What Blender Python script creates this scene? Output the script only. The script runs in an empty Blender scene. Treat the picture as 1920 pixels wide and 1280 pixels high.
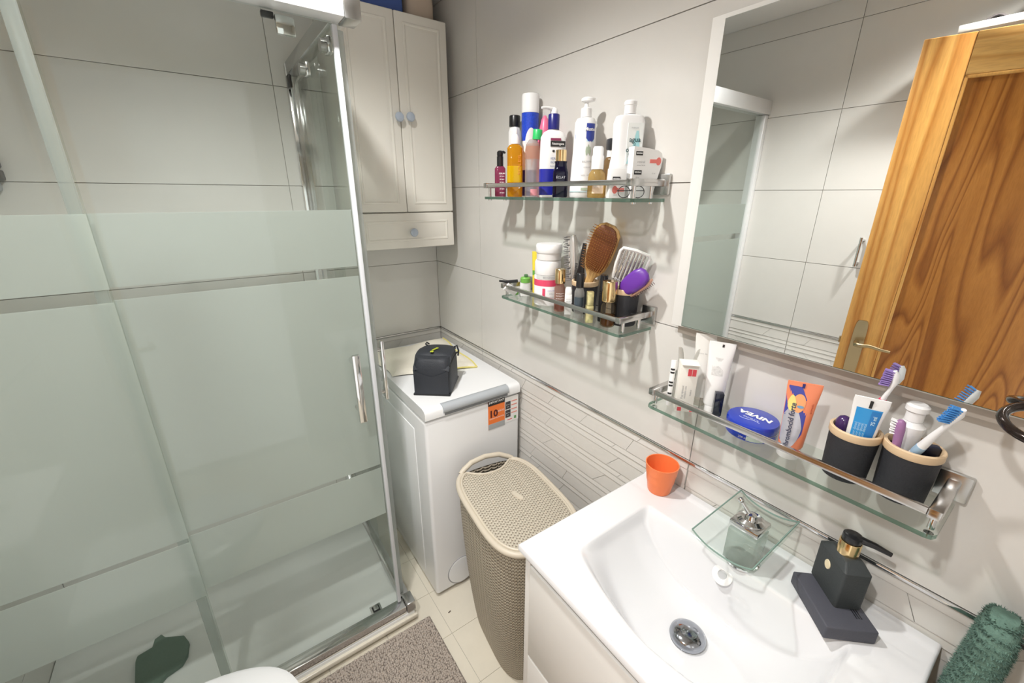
import bpy, bmesh, math, random
from mathutils import Vector, Matrix, Euler
random.seed(7)
C = bpy.context.scene.collection
R = math.radians
PI = math.pi

# ---------------------------------------------------------------- camera
cam_d = bpy.data.cameras.new('camera')
cam = bpy.data.objects.new('camera', cam_d); C.objects.link(cam)
cam_d.sensor_width = 36.0
cam_d.lens = 784.44 / 1920 * 36
cam_d.clip_start = 0.01
_y, _p, _r = R(35.7076), R(19.3474), R(0.3134)
_f = Vector((math.sin(_y)*math.cos(_p), math.cos(_y)*math.cos(_p), -math.sin(_p)))
_rt = Vector((math.cos(_y), -math.sin(_y), 0)); _u = _rt.cross(_f)
_r2 = _rt*math.cos(_r) + _u*math.sin(_r); _u2 = -_rt*math.sin(_r) + _u*math.cos(_r)
cam.matrix_world = Matrix(((_r2.x, _u2.x, -_f.x, 0), (_r2.y, _u2.y, -_f.y, 0), (_r2.z, _u2.z, -_f.z, 1.53), (0, 0, 0, 1)))
bpy.context.scene.camera = cam

# ---------------------------------------------------------------- world, exposure
w = bpy.data.worlds.new('world'); bpy.context.scene.world = w; w.use_nodes = True
w.node_tree.nodes['Background'].inputs[0].default_value = (1.0, 0.98, 0.95, 1)   # fill light added through the open doorway, standing in for an unseen hallway
w.node_tree.nodes['Background'].inputs[1].default_value = 0.85
vs = bpy.context.scene.view_settings
vs.view_transform = 'Standard'; vs.look = 'None'; vs.gamma = 1.0; vs.use_curve_mapping = False
vs.exposure = 0.72
bpy.context.scene.cycles.max_bounces = 10
bpy.context.scene.cycles.transparent_max_bounces = 24
bpy.context.scene.cycles.sample_clamp_indirect = 4.0

CEIL = 2.31
LAMPS = [(0.175, 0.88), (-0.36, 0.22)]      # two recessed ceiling spots
LAMP_W = 41.0
for i, (lx, ly) in enumerate(LAMPS):
    ld = bpy.data.lights.new('ceiling_spot', 'SPOT')
    ld.energy = LAMP_W * (1.0 if i == 0 else 1.0); ld.color = (1.0, 0.985, 0.955)
    ld.spot_size = R(142); ld.spot_blend = 0.75; ld.shadow_soft_size = 0.035
    lo = bpy.data.objects.new('ceiling_spot', ld); C.objects.link(lo); lo.location = (lx, ly, CEIL - 0.02)

# ---------------------------------------------------------------- materials
def _new(name):
    m = bpy.data.materials.new(name); m.use_nodes = True
    nt = m.node_tree; b = nt.nodes['Principled BSDF']
    return m, nt, b
def _cl(c): return (c[0], c[1], c[2], 1.0)
def mat(name, col, rough=0.4, metal=0.0, var=0.04, scale=12.0, bump=0.0, bscale=60.0, spec=0.5, coat=0.0, sheen=0.0, sub=0.0):
    """principled with a slight procedural colour variation and optional fine relief"""
    m, nt, b = _new(name)
    b.inputs['Roughness'].default_value = rough; b.inputs['Metallic'].default_value = metal
    b.inputs['Specular IOR Level'].default_value = spec
    if coat: b.inputs['Coat Weight'].default_value = coat; b.inputs['Coat Roughness'].default_value = 0.05
    if sheen: b.inputs['Sheen Weight'].default_value = sheen
    if sub: b.inputs['Subsurface Weight'].default_value = sub; b.inputs['Subsurface Radius'].default_value = (.02, .02, .02)
    tc = nt.nodes.new('ShaderNodeTexCoord'); n = nt.nodes.new('ShaderNodeTexNoise')
    n.inputs['Scale'].default_value = scale; n.inputs['Detail'].default_value = 4
    nt.links.new(tc.outputs['Object'], n.inputs['Vector'])
    mx = nt.nodes.new('ShaderNodeMix'); mx.data_type = 'RGBA'
    mx.inputs[6].default_value = _cl([max(0, c*(1-var)) for c in col]); mx.inputs[7].default_value = _cl([min(1, c*(1+var)) for c in col])
    nt.links.new(n.outputs['Fac'], mx.inputs[0]); nt.links.new(mx.outputs[2], b.inputs['Base Color'])
    if bump:
        n2 = nt.nodes.new('ShaderNodeTexNoise'); n2.inputs['Scale'].default_value = bscale; n2.inputs['Detail'].default_value = 3
        bp = nt.nodes.new('ShaderNodeBump'); bp.inputs['Strength'].default_value = bump; bp.inputs['Distance'].default_value = 0.003
        nt.links.new(tc.outputs['Object'], n2.inputs['Vector']); nt.links.new(n2.outputs['Fac'], bp.inputs['Height'])
        nt.links.new(bp.outputs[0], b.inputs['Normal'])
    return m
def thin_glass(name, tint=(.93, .97, .95), gloss=1.0, rough=0.0, milk=0.0, milk_col=(.85, .9, .87), back=.35):
    """thin pane or clear plastic: transparent with a Fresnel reflection, optionally some milky scatter"""
    m = bpy.data.materials.new(name); m.use_nodes = True; nt = m.node_tree; nt.nodes.clear()
    o = nt.nodes.new('ShaderNodeOutputMaterial'); t = nt.nodes.new('ShaderNodeBsdfTransparent'); t.inputs[0].default_value = _cl(tint)
    g = nt.nodes.new('ShaderNodeBsdfGlossy'); g.inputs['Roughness'].default_value = rough
    lw = nt.nodes.new('ShaderNodeLayerWeight'); lw.inputs['Blend'].default_value = .5      # Schlick: .035 + .965 (1-cos)^5, the same from both sides
    pw = nt.nodes.new('ShaderNodeMath'); pw.operation = 'POWER'; pw.inputs[1].default_value = 5.0
    nt.links.new(lw.outputs['Facing'], pw.inputs[0])
    mu = nt.nodes.new('ShaderNodeMath'); mu.operation = 'MULTIPLY_ADD'; mu.inputs[1].default_value = .9*gloss; mu.inputs[2].default_value = .035*gloss
    nt.links.new(pw.outputs[0], mu.inputs[0])
    src = t.outputs[0]
    if milk:
        tr = nt.nodes.new('ShaderNodeBsdfTranslucent'); tr.inputs[0].default_value = _cl(milk_col)
        df = nt.nodes.new('ShaderNodeBsdfDiffuse'); df.inputs[0].default_value = _cl(milk_col)
        a = nt.nodes.new('ShaderNodeMixShader'); a.inputs[0].default_value = back
        nt.links.new(tr.outputs[0], a.inputs[1]); nt.links.new(df.outputs[0], a.inputs[2])
        mm = nt.nodes.new('ShaderNodeMixShader'); mm.inputs[0].default_value = milk
        nt.links.new(t.outputs[0], mm.inputs[1]); nt.links.new(a.outputs[0], mm.inputs[2]); src = mm.outputs[0]
    s = nt.nodes.new('ShaderNodeMixShader')
    nt.links.new(mu.outputs[0], s.inputs[0]); nt.links.new(src, s.inputs[1]); nt.links.new(g.outputs[0], s.inputs[2])
    nt.links.new(s.outputs[0], o.inputs[0])
    return m
def tile_mat(name, col, rough=0.25, var=0.03):
    m, nt, b = _new(name); b.inputs['Roughness'].default_value = rough
    g = nt.nodes.new('ShaderNodeNewGeometry')
    n = nt.nodes.new('ShaderNodeTexNoise'); n.inputs['Scale'].default_value = 5; n.inputs['Detail'].default_value = 6; n.inputs['Roughness'].default_value = .65
    nt.links.new(g.outputs['Position'], n.inputs['Vector'])
    mx = nt.nodes.new('ShaderNodeMix'); mx.data_type = 'RGBA'
    mx.inputs[6].default_value = _cl([c*(1-var*2) for c in col]); mx.inputs[7].default_value = _cl([c*(1+var) for c in col])
    nt.links.new(n.outputs['Fac'], mx.inputs[0]); nt.links.new(mx.outputs[2], b.inputs['Base Color'])
    return m
def wood_mat(name, dark, light, axis='Z', scale=1.0, rough=0.3, ring=9.0):
    """oak: long distorted grain bands plus fine pores, along one object axis"""
    m, nt, b = _new(name); b.inputs['Roughness'].default_value = rough
    tc = nt.nodes.new('ShaderNodeTexCoord'); mp = nt.nodes.new('ShaderNodeMapping')
    sc = {'Z': (5.5, 5.5, .55), 'Y': (5.5, .55, 5.5), 'X': (.55, 5.5, 5.5)}[axis]
    mp.inputs['Scale'].default_value = [s*scale for s in sc]
    nt.links.new(tc.outputs['Object'], mp.inputs[0])
    n = nt.nodes.new('ShaderNodeTexNoise'); n.inputs['Scale'].default_value = 1.0; n.inputs['Detail'].default_value = 1.5; n.inputs['Distortion'].default_value = .6
    nt.links.new(mp.outputs[0], n.inputs['Vector'])
    mu = nt.nodes.new('ShaderNodeMath'); mu.operation = 'MULTIPLY'; mu.inputs[1].default_value = ring
    nt.links.new(n.outputs['Fac'], mu.inputs[0])
    fr = nt.nodes.new('ShaderNodeMath'); fr.operation = 'FRACT'; nt.links.new(mu.outputs[0], fr.inputs[0])
    rp = nt.nodes.new('ShaderNodeValToRGB')
    e = rp.color_ramp.elements; e[0].position = 0; e[0].color = _cl(dark); e[1].position = 1.0; e[1].color = _cl(dark)
    k = rp.color_ramp.elements.new(.22); k.color = _cl(light); k = rp.color_ramp.elements.new(.75); k.color = _cl([(a+b_*2)/3 for a, b_ in zip(dark, light)])
    nt.links.new(fr.outputs[0], rp.inputs[0])
    f2 = nt.nodes.new('ShaderNodeTexNoise'); f2.inputs['Scale'].default_value = 40; f2.inputs['Detail'].default_value = 3
    nt.links.new(mp.outputs[0], f2.inputs['Vector'])
    mx = nt.nodes.new('ShaderNodeMix'); mx.data_type = 'RGBA'; mx.blend_type = 'MULTIPLY'; mx.inputs[0].default_value = .35
    nt.links.new(rp.outputs[0], mx.inputs[6]); nt.links.new(f2.outputs['Color'], mx.inputs[7])
    cr = nt.nodes.new('ShaderNodeValToRGB'); cr.color_ramp.elements[0].position = .35; cr.color_ramp.elements[0].color = (.6, .6, .6, 1); cr.color_ramp.elements[1].position = .6
    nt.links.new(f2.outputs['Fac'], cr.inputs[0]); nt.links.new(cr.outputs[0], mx.inputs[7])
    nt.links.new(mx.outputs[2], b.inputs['Base Color'])
    return m
def weave_mat(name, col, hole, su, sv, rough=.55):
    """knitted plastic wicker: relief rows of small V loops from the object's UV (metres)"""
    m, nt, b = _new(name); b.inputs['Roughness'].default_value = rough
    uv = nt.nodes.new('ShaderNodeUVMap'); sp = nt.nodes.new('ShaderNodeSeparateXYZ'); nt.links.new(uv.outputs[0], sp.inputs[0])
    def M(op, a, b_=None):
        x = nt.nodes.new('ShaderNodeMath'); x.operation = op
        for i, v in enumerate((a, b_)):
            if v is None: continue
            if isinstance(v, (int, float)): x.inputs[i].default_value = v
            else: nt.links.new(v, x.inputs[i])
        return x.outputs[0]
    u = M('MULTIPLY', sp.outputs[0], 2*PI/su); v = M('MULTIPLY', sp.outputs[1], 2*PI/sv)
    ab = M('ABSOLUTE', M('SINE', M('MULTIPLY', u, .5)))             # each loop: a V
    ph = M('ADD', v, M('MULTIPLY', ab, 2.4))
    s1 = M('SINE', ph); s2 = M('ABSOLUTE', M('SINE', u))
    h = M('ADD', M('MULTIPLY', s1, .5), M('MULTIPLY', s2, .5))
    mr = nt.nodes.new('ShaderNodeMapRange'); mr.inputs[1].default_value = -.35; mr.inputs[2].default_value = .25
    nt.links.new(h, mr.inputs[0])
    mx = nt.nodes.new('ShaderNodeMix'); mx.data_type = 'RGBA'; mx.inputs[6].default_value = _cl(hole); mx.inputs[7].default_value = _cl(col)
    nt.links.new(mr.outputs[0], mx.inputs[0]); nt.links.new(mx.outputs[2], b.inputs['Base Color'])
    bp = nt.nodes.new('ShaderNodeBump'); bp.inputs['Strength'].default_value = .9; bp.inputs['Distance'].default_value = .003
    nt.links.new(h, bp.inputs['Height']); nt.links.new(bp.outputs[0], b.inputs['Normal'])
    return m
def emit_mat(name, col, s):
    m, nt, b = _new(name)
    b.inputs['Emission Color'].default_value = _cl(col); b.inputs['Emission Strength'].default_value = s
    return m

M_ = dict(
    tile=tile_mat('wall_tile_glaze', (.685, .67, .64), .2),
    relief=tile_mat('relief_tile_glaze', (.69, .67, .635), .3, .03),
    floor=tile_mat('floor_tile_marble', (.76, .71, .60), .18, .07),
    grout=mat('grout', (.50, .475, .435), .9),
    grout_l=mat('pale_grout', (.50, .47, .42), .9),
    plaster=mat('ceiling_plaster', (.80, .79, .77), .8),
    chrome=mat('chrome', (.72, .72, .72), .08, 1.0, var=.02),
    railchrome=mat('rail_chrome', (.58, .57, .56), .2, 1.0),
    satin=mat('satin_chrome', (.55, .55, .54), .25, 1.0),
    alu=mat('white_aluminium', (.78, .79, .80), .3, .2),
    seal=thin_glass('seal_strip_plastic', (.88, .90, .89), .35, .3, .40, (.74, .76, .76)),
    magnet=mat('white_magnet_strip', (.62, .64, .67), .35),
    glass=thin_glass('shower_glass', (.945, .965, .952), .6),
    frost=thin_glass('frosted_film', (.89, .91, .90), .4, .25, .76, (.885, .908, .895), .25),
    shelfglass=thin_glass('shelf_glass', (.93, .955, .94), 1.0),
    glassedge=mat('glass_edge_green', (.05, .13, .09), .1, spec=.8),
    white=mat('white_lacquer', (.78, .77, .745), .18, var=.01),
    cream=mat('cream_lacquer', (.76, .735, .67), .16, var=.01, coat=.3),
    enamel=mat('white_enamel', (.80, .81, .82), .2, var=.01),
    ceramic=mat('white_ceramic', (.74, .745, .76), .07, var=.008, coat=.4),
    acrylic=mat('white_acrylic', (.82, .83, .82), .25, var=.01),
    mirror=mat('mirror_silver', (.90, .92, .91), .0, 1.0, var=0),
    black=mat('black_plastic', (.012, .012, .014), .3),
    blackmatt=mat('matt_black_resin', (.02, .021, .026), .65, bump=.25, bscale=300),
    slate=mat('dark_slate_resin', (.065, .067, .085), .6, bump=.2, bscale=250),
    gold=mat('gold_metal', (.80, .60, .32), .18, 1.0),
    brass=mat('antique_brass', (.50, .40, .24), .3, 1.0),
    bamboo=mat('bamboo_wood', (.70, .52, .33), .5, var=.1, scale=40),
    orange=mat('orange_plastic', (.88, .22, .07), .3, sub=.1),
    grey=mat('grey_plastic', (.42, .45, .48), .35),
    navy=mat('navy_plastic', (.012, .014, .16), .3),
    whitep=mat('white_plastic', (.84, .84, .84), .3, var=.01),
    paper=mat('white_card', (.85, .85, .84), .6),
    greytext=mat('grey_print', (.35, .35, .36), .6),
    blacktext=mat('black_print', (.02, .02, .02), .6),
    whitetext=mat('white_print', (.88, .88, .88), .6),
    red=mat('red_print', (.70, .07, .09), .5),
)

# ---------------------------------------------------------------- mesh helpers
def link(name, me, m=None, parent=None, loc=None, rot=None):
    o = bpy.data.objects.new(name, me); C.objects.link(o)
    if m is not None and me is not None and not me.materials: me.materials.append(m)
    if parent is not None: o.parent = parent
    if loc is not None: o.location = loc
    if rot is not None: o.rotation_euler = rot
    return o
def done(name, bm, m, parent=None, loc=None, rot=None, smooth=True, ang=38):
    bmesh.ops.recalc_face_normals(bm, faces=bm.faces)
    me = bpy.data.meshes.new(name); bm.to_mesh(me); bm.free()
    if smooth:
        me.shade_smooth(); me.set_sharp_from_angle(angle=R(ang))
    return link(name, me, m, parent, loc, rot)
def thing(name, label, cat, loc=(0, 0, 0), rz=0.0, group=None, rot=None):
    o = bpy.data.objects.new(name, None); C.objects.link(o); o.empty_display_size = .05
    o.location = loc; o.rotation_euler = rot if rot is not None else (0, 0, rz)
    o['label'] = label; o['category'] = cat
    if group: o['group'] = group
    return o
def tag(o, label, cat, group=None, kind=None):
    o['label'] = label; o['category'] = cat
    if group: o['group'] = group
    if kind: o['kind'] = kind
    return o
def a_box(bm, x0, x1, y0, y1, z0, z1, bev=0.0, seg=2):
    r = bmesh.ops.create_cube(bm, size=1.0); vs_ = r['verts']
    for v in vs_:
        v.co = Vector((x0 + (v.co.x+.5)*(x1-x0), y0 + (v.co.y+.5)*(y1-y0), z0 + (v.co.z+.5)*(z1-z0)))
    if bev:
        es = list({e for v in vs_ for e in v.link_edges})
        bmesh.ops.bevel(bm, geom=es, offset=bev, segments=seg, profile=.5, affect='EDGES')
def box(name, m, x0, x1, y0, y1, z0, z1, parent=None, bev=0.0, seg=2, loc=None, rot=None):
    bm = bmesh.new(); a_box(bm, x0, x1, y0, y1, z0, z1, bev, seg)
    return done(name, bm, m, parent, loc, rot)
def ring_pts(rx, ry, n, segs, cx=0, cy=0):
    out = []
    for i in range(segs):
        a = 2*PI*i/segs; c, s = math.cos(a), math.sin(a)
        out.append((cx + rx*math.copysign(abs(c)**(2/n), c), cy + ry*math.copysign(abs(s)**(2/n), s)))
    return out
def a_loft(bm, secs, segs=28, cap0=True, cap1=True, uv=False):
    """secs: (z, rx, ry, exponent[, cx, cy])"""
    rings = []
    lay = bm.loops.layers.uv.verify() if uv else None
    for s in secs:
        z, rx, ry, n = s[:4]; cx, cy = (s[4], s[5]) if len(s) > 5 else (0, 0)
        rings.append([bm.verts.new((x, y, z)) for x, y in ring_pts(rx, ry, n, segs, cx, cy)])
    for k in range(len(rings)-1):
        A, B = rings[k], rings[k+1]
        for i in range(segs):
            j = (i+1) % segs
            f = bm.faces.new((A[i], A[j], B[j], B[i]))
            if uv:
                ll = [(i, A[i]), (i+1, A[j]), (i+1, B[j]), (i, B[i])]
                for lp, (q, v) in zip(f.loops, ll):
                    lp[lay].uv = (uv*q/segs, v.co.z)
    if cap0: bm.faces.new(list(reversed(rings[0])))
    if cap1: bm.faces.new(rings[-1])
    return rings
def loft(name, m, secs, parent=None, segs=28, cap0=True, cap1=True, loc=None, rot=None, uv=False, ang=38):
    bm = bmesh.new(); a_loft(bm, secs, segs, cap0, cap1, uv)
    return done(name, bm, m, parent, loc, rot, ang=ang)
def lathe(name, m, prof, parent=None, segs=28, loc=None, rot=None, cap0=True, cap1=True):
    return loft(name, m, [(z, r, r, 2) for r, z in prof], parent, segs, cap0, cap1, loc, rot)
def a_tube(bm, pts, r, segs=10, closed=False, caps=True):
    pts = [Vector(p) for p in pts]; n = len(pts); rings = []
    rr = r if isinstance(r, (list, tuple)) else [r]*n
    up = None
    for i, p in enumerate(pts):
        if closed: t = pts[(i+1) % n] - pts[i-1]
        else: t = pts[min(i+1, n-1)] - pts[max(i-1, 0)]
        t.normalize()
        if up is None:
            up = Vector((0, 0, 1)) if abs(t.z) < .9 else Vector((1, 0, 0))
        sd = t.cross(up)
        if sd.length < 1e-6: sd = t.orthogonal()
        sd.normalize(); up = sd.cross(t).normalized()
        rings.append([bm.verts.new(p + (sd*math.cos(2*PI*k/segs) + up*math.sin(2*PI*k/segs))*rr[i]) for k in range(segs)])
    m = n if closed else n-1
    for i in range(m):
        A, B = rings[i], rings[(i+1) % n]
        for k in range(segs):
            j = (k+1) % segs
            bm.faces.new((A[k], A[j], B[j], B[k]))
    if caps and not closed:
        bm.faces.new(list(reversed(rings[0]))); bm.faces.new(rings[-1])
def tube(name, m, pts, r, parent=None, segs=10, closed=False, loc=None, rot=None):
    bm = bmesh.new(); a_tube(bm, pts, r, segs, closed)
    return done(name, bm, m, parent, loc, rot)
def grid(name, m, fn, nu, nv, parent=None, loc=None, rot=None, thick=0.0, ang=60, uvs=None):
    """fn(u,v)->(x,y,z), u,v in 0..1; thick: solidify along the normal"""
    bm = bmesh.new(); V = [[bm.verts.new(fn(i/nu, j/nv)) for j in range(nv+1)] for i in range(nu+1)]
    lay = bm.loops.layers.uv.verify() if uvs else None
    for i in range(nu):
        for j in range(nv):
            f = bm.faces.new((V[i][j], V[i+1][j], V[i+1][j+1], V[i][j+1]))
            if uvs:
                for lp, (a, b) in zip(f.loops, ((i, j), (i+1, j), (i+1, j+1), (i, j+1))):
                    lp[lay].uv = uvs(a/nu, b/nv)
    if thick:
        bmesh.ops.recalc_face_normals(bm, faces=bm.faces)
        bmesh.ops.solidify(bm, geom=bm.faces[:], thickness=thick)
    return done(name, bm, m, parent, loc, rot, ang=ang)
def patch(name, m, rx, ry, a0, a1, z0, z1, parent, off=.0005, na=12, nz=1, shape=None, loc=None):
    """a printed label on a round body; angle 0 is the front (-y), positive to the right"""
    def fn(u, v):
        a = R(a0 + (a1-a0)*u); z = z0 + (z1-z0)*v
        if shape: z = shape(u, v, z)
        return ((rx+off)*math.sin(a), -(ry+off)*math.cos(a), z)
    return grid(name, m, fn, na, nz, parent, loc)
_txt = {}
def text_mesh(s, size, bold=0.0):
    cu = bpy.data.curves.new('lettering', 'FONT'); cu.body = s; cu.size = size; cu.align_x = 'CENTER'; cu.align_y = 'CENTER'
    cu.resolution_u = 2; cu.offset = bold
    ob = bpy.data.objects.new('lettering', cu)
    C.objects.link(ob)
    bpy.context.view_layer.update()
    me = bpy.data.meshes.new_from_object(ob.evaluated_get(bpy.context.evaluated_depsgraph_get()))
    bpy.data.objects.remove(ob); bpy.data.curves.remove(cu)
    return me
def text(s, size, m, parent, loc, rot=(PI/2, 0, 0), wrap=None, bold=0.0, sx=1.0, name='lettering'):
    """flat lettering; wrap=(rx, ry, angle_deg, z) lays it round a body instead"""
    me = text_mesh(s, size, bold)
    if wrap:
        rx, ry, a, z = wrap[:4]; vert = len(wrap) > 4
        for v in me.vertices:
            x, y = v.co.x*sx, v.co.y
            if vert: x, y = -y, x
            t = R(a) + x/rx
            v.co = ((rx+.0009)*math.sin(t), -(ry+.0009)*math.cos(t), z+y)
        return link(name, me, m, parent)
    for v in me.vertices: v.co.x *= sx
    return link(name, me, m, parent, loc, rot)
# ================================================================ the room shell
def struct(o):
    o['kind'] = 'structure'; return o
XR, YB_, XL = .90, 1.883, -.66
wall_right = struct(box('wall_right', M_['grout'], XR+.006, XR+.12, -.42, 2.0, 0, CEIL))
wall_back = struct(box('wall_back', M_['grout'], XL-.12, XR+.006, YB_+.006, YB_+.12, 0, CEIL))
wall_left = struct(box('wall_left', M_['grout'], XL-.12, XL-.006, -.42, YB_+.006, 0, CEIL))
bm = bmesh.new()
a_box(bm, XL-.006, -.45, -.32, -.20, 0, CEIL); a_box(bm, .29, XR+.006, -.32, -.20, 0, CEIL); a_box(bm, -.45, .29, -.32, -.20, 2.02, CEIL)
wall_front = struct(done('wall_front', bm, M_['tile'], smooth=False))
floor_o = struct(box('floor', M_['grout_l'], XL-.12, XR+.12, -.42, YB_+.12, -.08, -.002))
ceiling = struct(box('ceiling', M_['plaster'], XL-.12, XR+.12, -.42, YB_+.12, CEIL, CEIL+.08))
MAP = {'right': lambda u, v, d: (XR-d, u, v), 'back': lambda u, v, d: (u, YB_-d, v), 'left': lambda u, v, d: (XL+d, u, v)}
PAR = {'right': wall_right, 'back': wall_back, 'left': wall_left}
def piece(name, wall, q, ds, m, back=-.006):
    """one tile or strip: q = four (u, v) corners, ds = how far each stands proud"""
    mp = MAP[wall]; bm = bmesh.new()
    F = [bm.verts.new(mp(u, v, d)) for (u, v), d in zip(q, ds)]; B = [bm.verts.new(mp(u, v, back)) for u, v in q]
    bm.faces.new(F); bm.faces.new(B[::-1])
    for i in range(4):
        j = (i+1) % 4; bm.faces.new((F[i], B[i], B[j], F[j]))
    return done(name, bm, m, PAR[wall], smooth=False)
G = .0011
ZR = [(.891, 1.224), (1.224, 1.557), (1.557, 1.891), (1.891, 2.224), (2.224, CEIL)]
def plain(wall, us, rows):
    for z0, z1 in rows:
        for u0, u1 in us:
            piece('wall_tile', wall, [(u0+G, z0+G), (u1-G, z0+G), (u1-G, z1-G), (u0+G, z1-G)], [0, 0, 0, 0], M_['tile'])
plain('right', [(-.42, .472), (.472, 1.475), (1.475, YB_)], ZR)
plain('back', [(XL, .30), (.30, XR)], ZR)
plain('left', [(-.42, .838), (.838, YB_)], ZR)
plain('back', [(XL, .30)], [(0, .216), (.216, .549), (.549, .882)])
plain('left', [(-.42, .3), (1.16, YB_)], [(0, .216), (.216, .549), (.549, .882)])
plain('left', [(.3, 1.16)], [(0, .216), (.216, .549)])
plain('right', [(1.475, YB_)], [(0, .216), (.216, .549)])
plain('back', [(.30, XR)], [(0, .216), (.216, .549)])
plain('right', [(-.42, .472), (.472, 1.475)], [(0, .216)])
SUB = [.020, .048, .018, .022, .050, .019, .021, .047, .018, .024, .046]
def relief(wall, u0, u1, ztop, rows=11):
    """the lower tiles' moulded relief: sloped strips, the wide ones cut on the slant"""
    z = ztop
    for k in range(rows):
        h = SUB[k]; zb = z-h; wide = h > .0275
        cuts = [u0]; u = u0 + random.uniform(.04, .25)
        while u < u1-.05:
            cuts.append(u); u += random.uniform(.10, .26) if wide else random.uniform(.35, .8)
        cuts.append(u1)
        slants = [0] + [random.choice((-1, 1))*random.uniform(.010, .028) if wide else random.choice((-.007, .007)) for _ in cuts[1:-1]] + [0]
        for i in range(len(cuts)-1):
            ca, cb, sa, sb = cuts[i], cuts[i+1], slants[i], slants[i+1]
            g = .0007; t = random.uniform(-.0005, .0008)
            piece('tile_strip', wall, [(ca+g-sa, zb+g), (cb-g-sb, zb+g), (cb-g+sb, z-g), (ca+g+sa, z-g)], [t, t, t-.0027, t-.0027], M_['relief'])
        z = zb
    piece('tile_backing', wall, [(u0+.0004, z+.0004), (u1-.0004, z+.0004), (u1-.0004, ztop-.0004), (u0+.0004, ztop-.0004)], [-.0042]*4, M_['relief'], -.0058)
relief('right', -.30, .472, .882); relief('right', .4745, 1.475, .882); relief('right', 1.4775, YB_, .882)
relief('right', .4745, 1.475, .549); relief('right', -.30, .472, .549, 6)
relief('back', .302, XR, .882)
relief('left', .30, .838, .882); relief('left', .8405, 1.16, .882)
def trim(n, wall, u0, u1):
    mp = MAP[wall]; bm = bmesh.new()
    c = [mp(u, v, d) for u in (u0, u1) for v in (.8825, .8905) for d in (-.006, .003)]
    xs, ys, zs = zip(*c); a_box(bm, min(xs), max(xs), min(ys), max(ys), min(zs), max(zs), .0015)
    return struct(done(n, bm, M_['chrome']))
trim('trim_1', 'right', -.42, YB_); trim('trim_2', 'back', XL, XR-.004); trim('trim_3', 'left', -.42, YB_-.004)
for i in range(-4, 10):
    for j in range(-3, 10):
        x0, y0 = .468-.2+.2*(i-3), 1.02+.2*(j-6)
        x1, y1 = x0+.2, y0+.2
        if x1 < XL+.02 or x0 > XR-.02 or y1 < -.2 or y0 > YB_-.01: continue
        if x1 < .38 and y0 > 1.15: continue
        box('floor_tile', M_['floor'], max(x0, XL)+.0008, min(x1, XR)-.0008, max(y0, -.32)+.0008, min(y1, YB_)-.0008, -.002, 0, floor_o)

for i, (lx, ly) in enumerate(LAMPS):
    t = thing('ceiling_light', ('round recessed ceiling downlight nearest the shower', 'round recessed ceiling downlight nearest the doorway')[i], 'light', (lx, ly, CEIL), 0, 'recessed ceiling downlights')
    lathe('ring', M_['alu'], [(.055, -.001), (.055, -.006), (.043, -.008), (.043, -.001)], t, 32)
    lathe('diffuser', emit_mat('lamp_diffuser', (1, .95, .88), 6.0), [(.042, -.001), (.042, -.004)], t, 32)

# ---------------------------------------------------------------- the open oak door and the shelf above it (seen in the mirror)
DL = Vector((-.43, -.16)) - Vector((-.26, .515)); DW = .70
door = thing('door_1', '', '', (-.26, .515, 0), math.atan2(DL.y, DL.x))
del door['label'], door['category']; door['kind'] = 'structure'
oak_s = wood_mat('oak_stile', (.46, .185, .035), (.72, .39, .11), 'Z', 1.0, .3, 9)
oak_r = wood_mat('oak_rail', (.56, .28, .07), (.74, .43, .14), 'X', 1.0, .3, 7)
oak_p = wood_mat('oak_panel', (.24, .075, .012), (.46, .185, .036), 'Z', 1.35, .25, 13)
# local x runs from the free edge to the hinge, local +y faces the right wall
for x0, x1 in ((0, .12), (.58, .70)):
    box('stile', oak_s, x0, x1, -.036, 0, .01, 2.0, door, .003)
for z0, z1 in ((.01, .2), (.60, .74), (1.885, 2.0)):
    box('rail', oak_r, .12, .58, -.036, -.0005, z0, z1, door, .002)
for z0, z1 in ((.2, .60), (.74, 1.885)):
    box('panel', oak_p, .12, .58, -.026, -.010, z0, z1, door)
    bm = bmesh.new(); wd = .010
    for b in ((.12, .58, z1-wd, z1), (.12, .58, z0, z0+wd), (.12, .12+wd, z0, z1), (.58-wd, .58, z0, z1)):
        a_box(bm, b[0], b[1], -.012, .0005, b[2], b[3], .003)
    done('panel_moulding', bm, oak_s, door)
hp = loft('handle_plate', M_['brass'], [(0, .021, .115, 5), (.004, .020, .114, 5)], door, 40, loc=(.052, 0, .97), rot=(-PI/2, 0, 0))
tube('handle_lever', M_['brass'], [(.05, .002, .998), (.05, .045, .998), (.056, .05, .998), (.09, .05, 1.001), (.125, .05, .994), (.15, .05, .992)], [.009, .009, .008, .007, .006, .005], door)
box('latch', M_['brass'], -.006, .0, -.024, -.012, .98, 1.005, door, .002)

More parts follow.
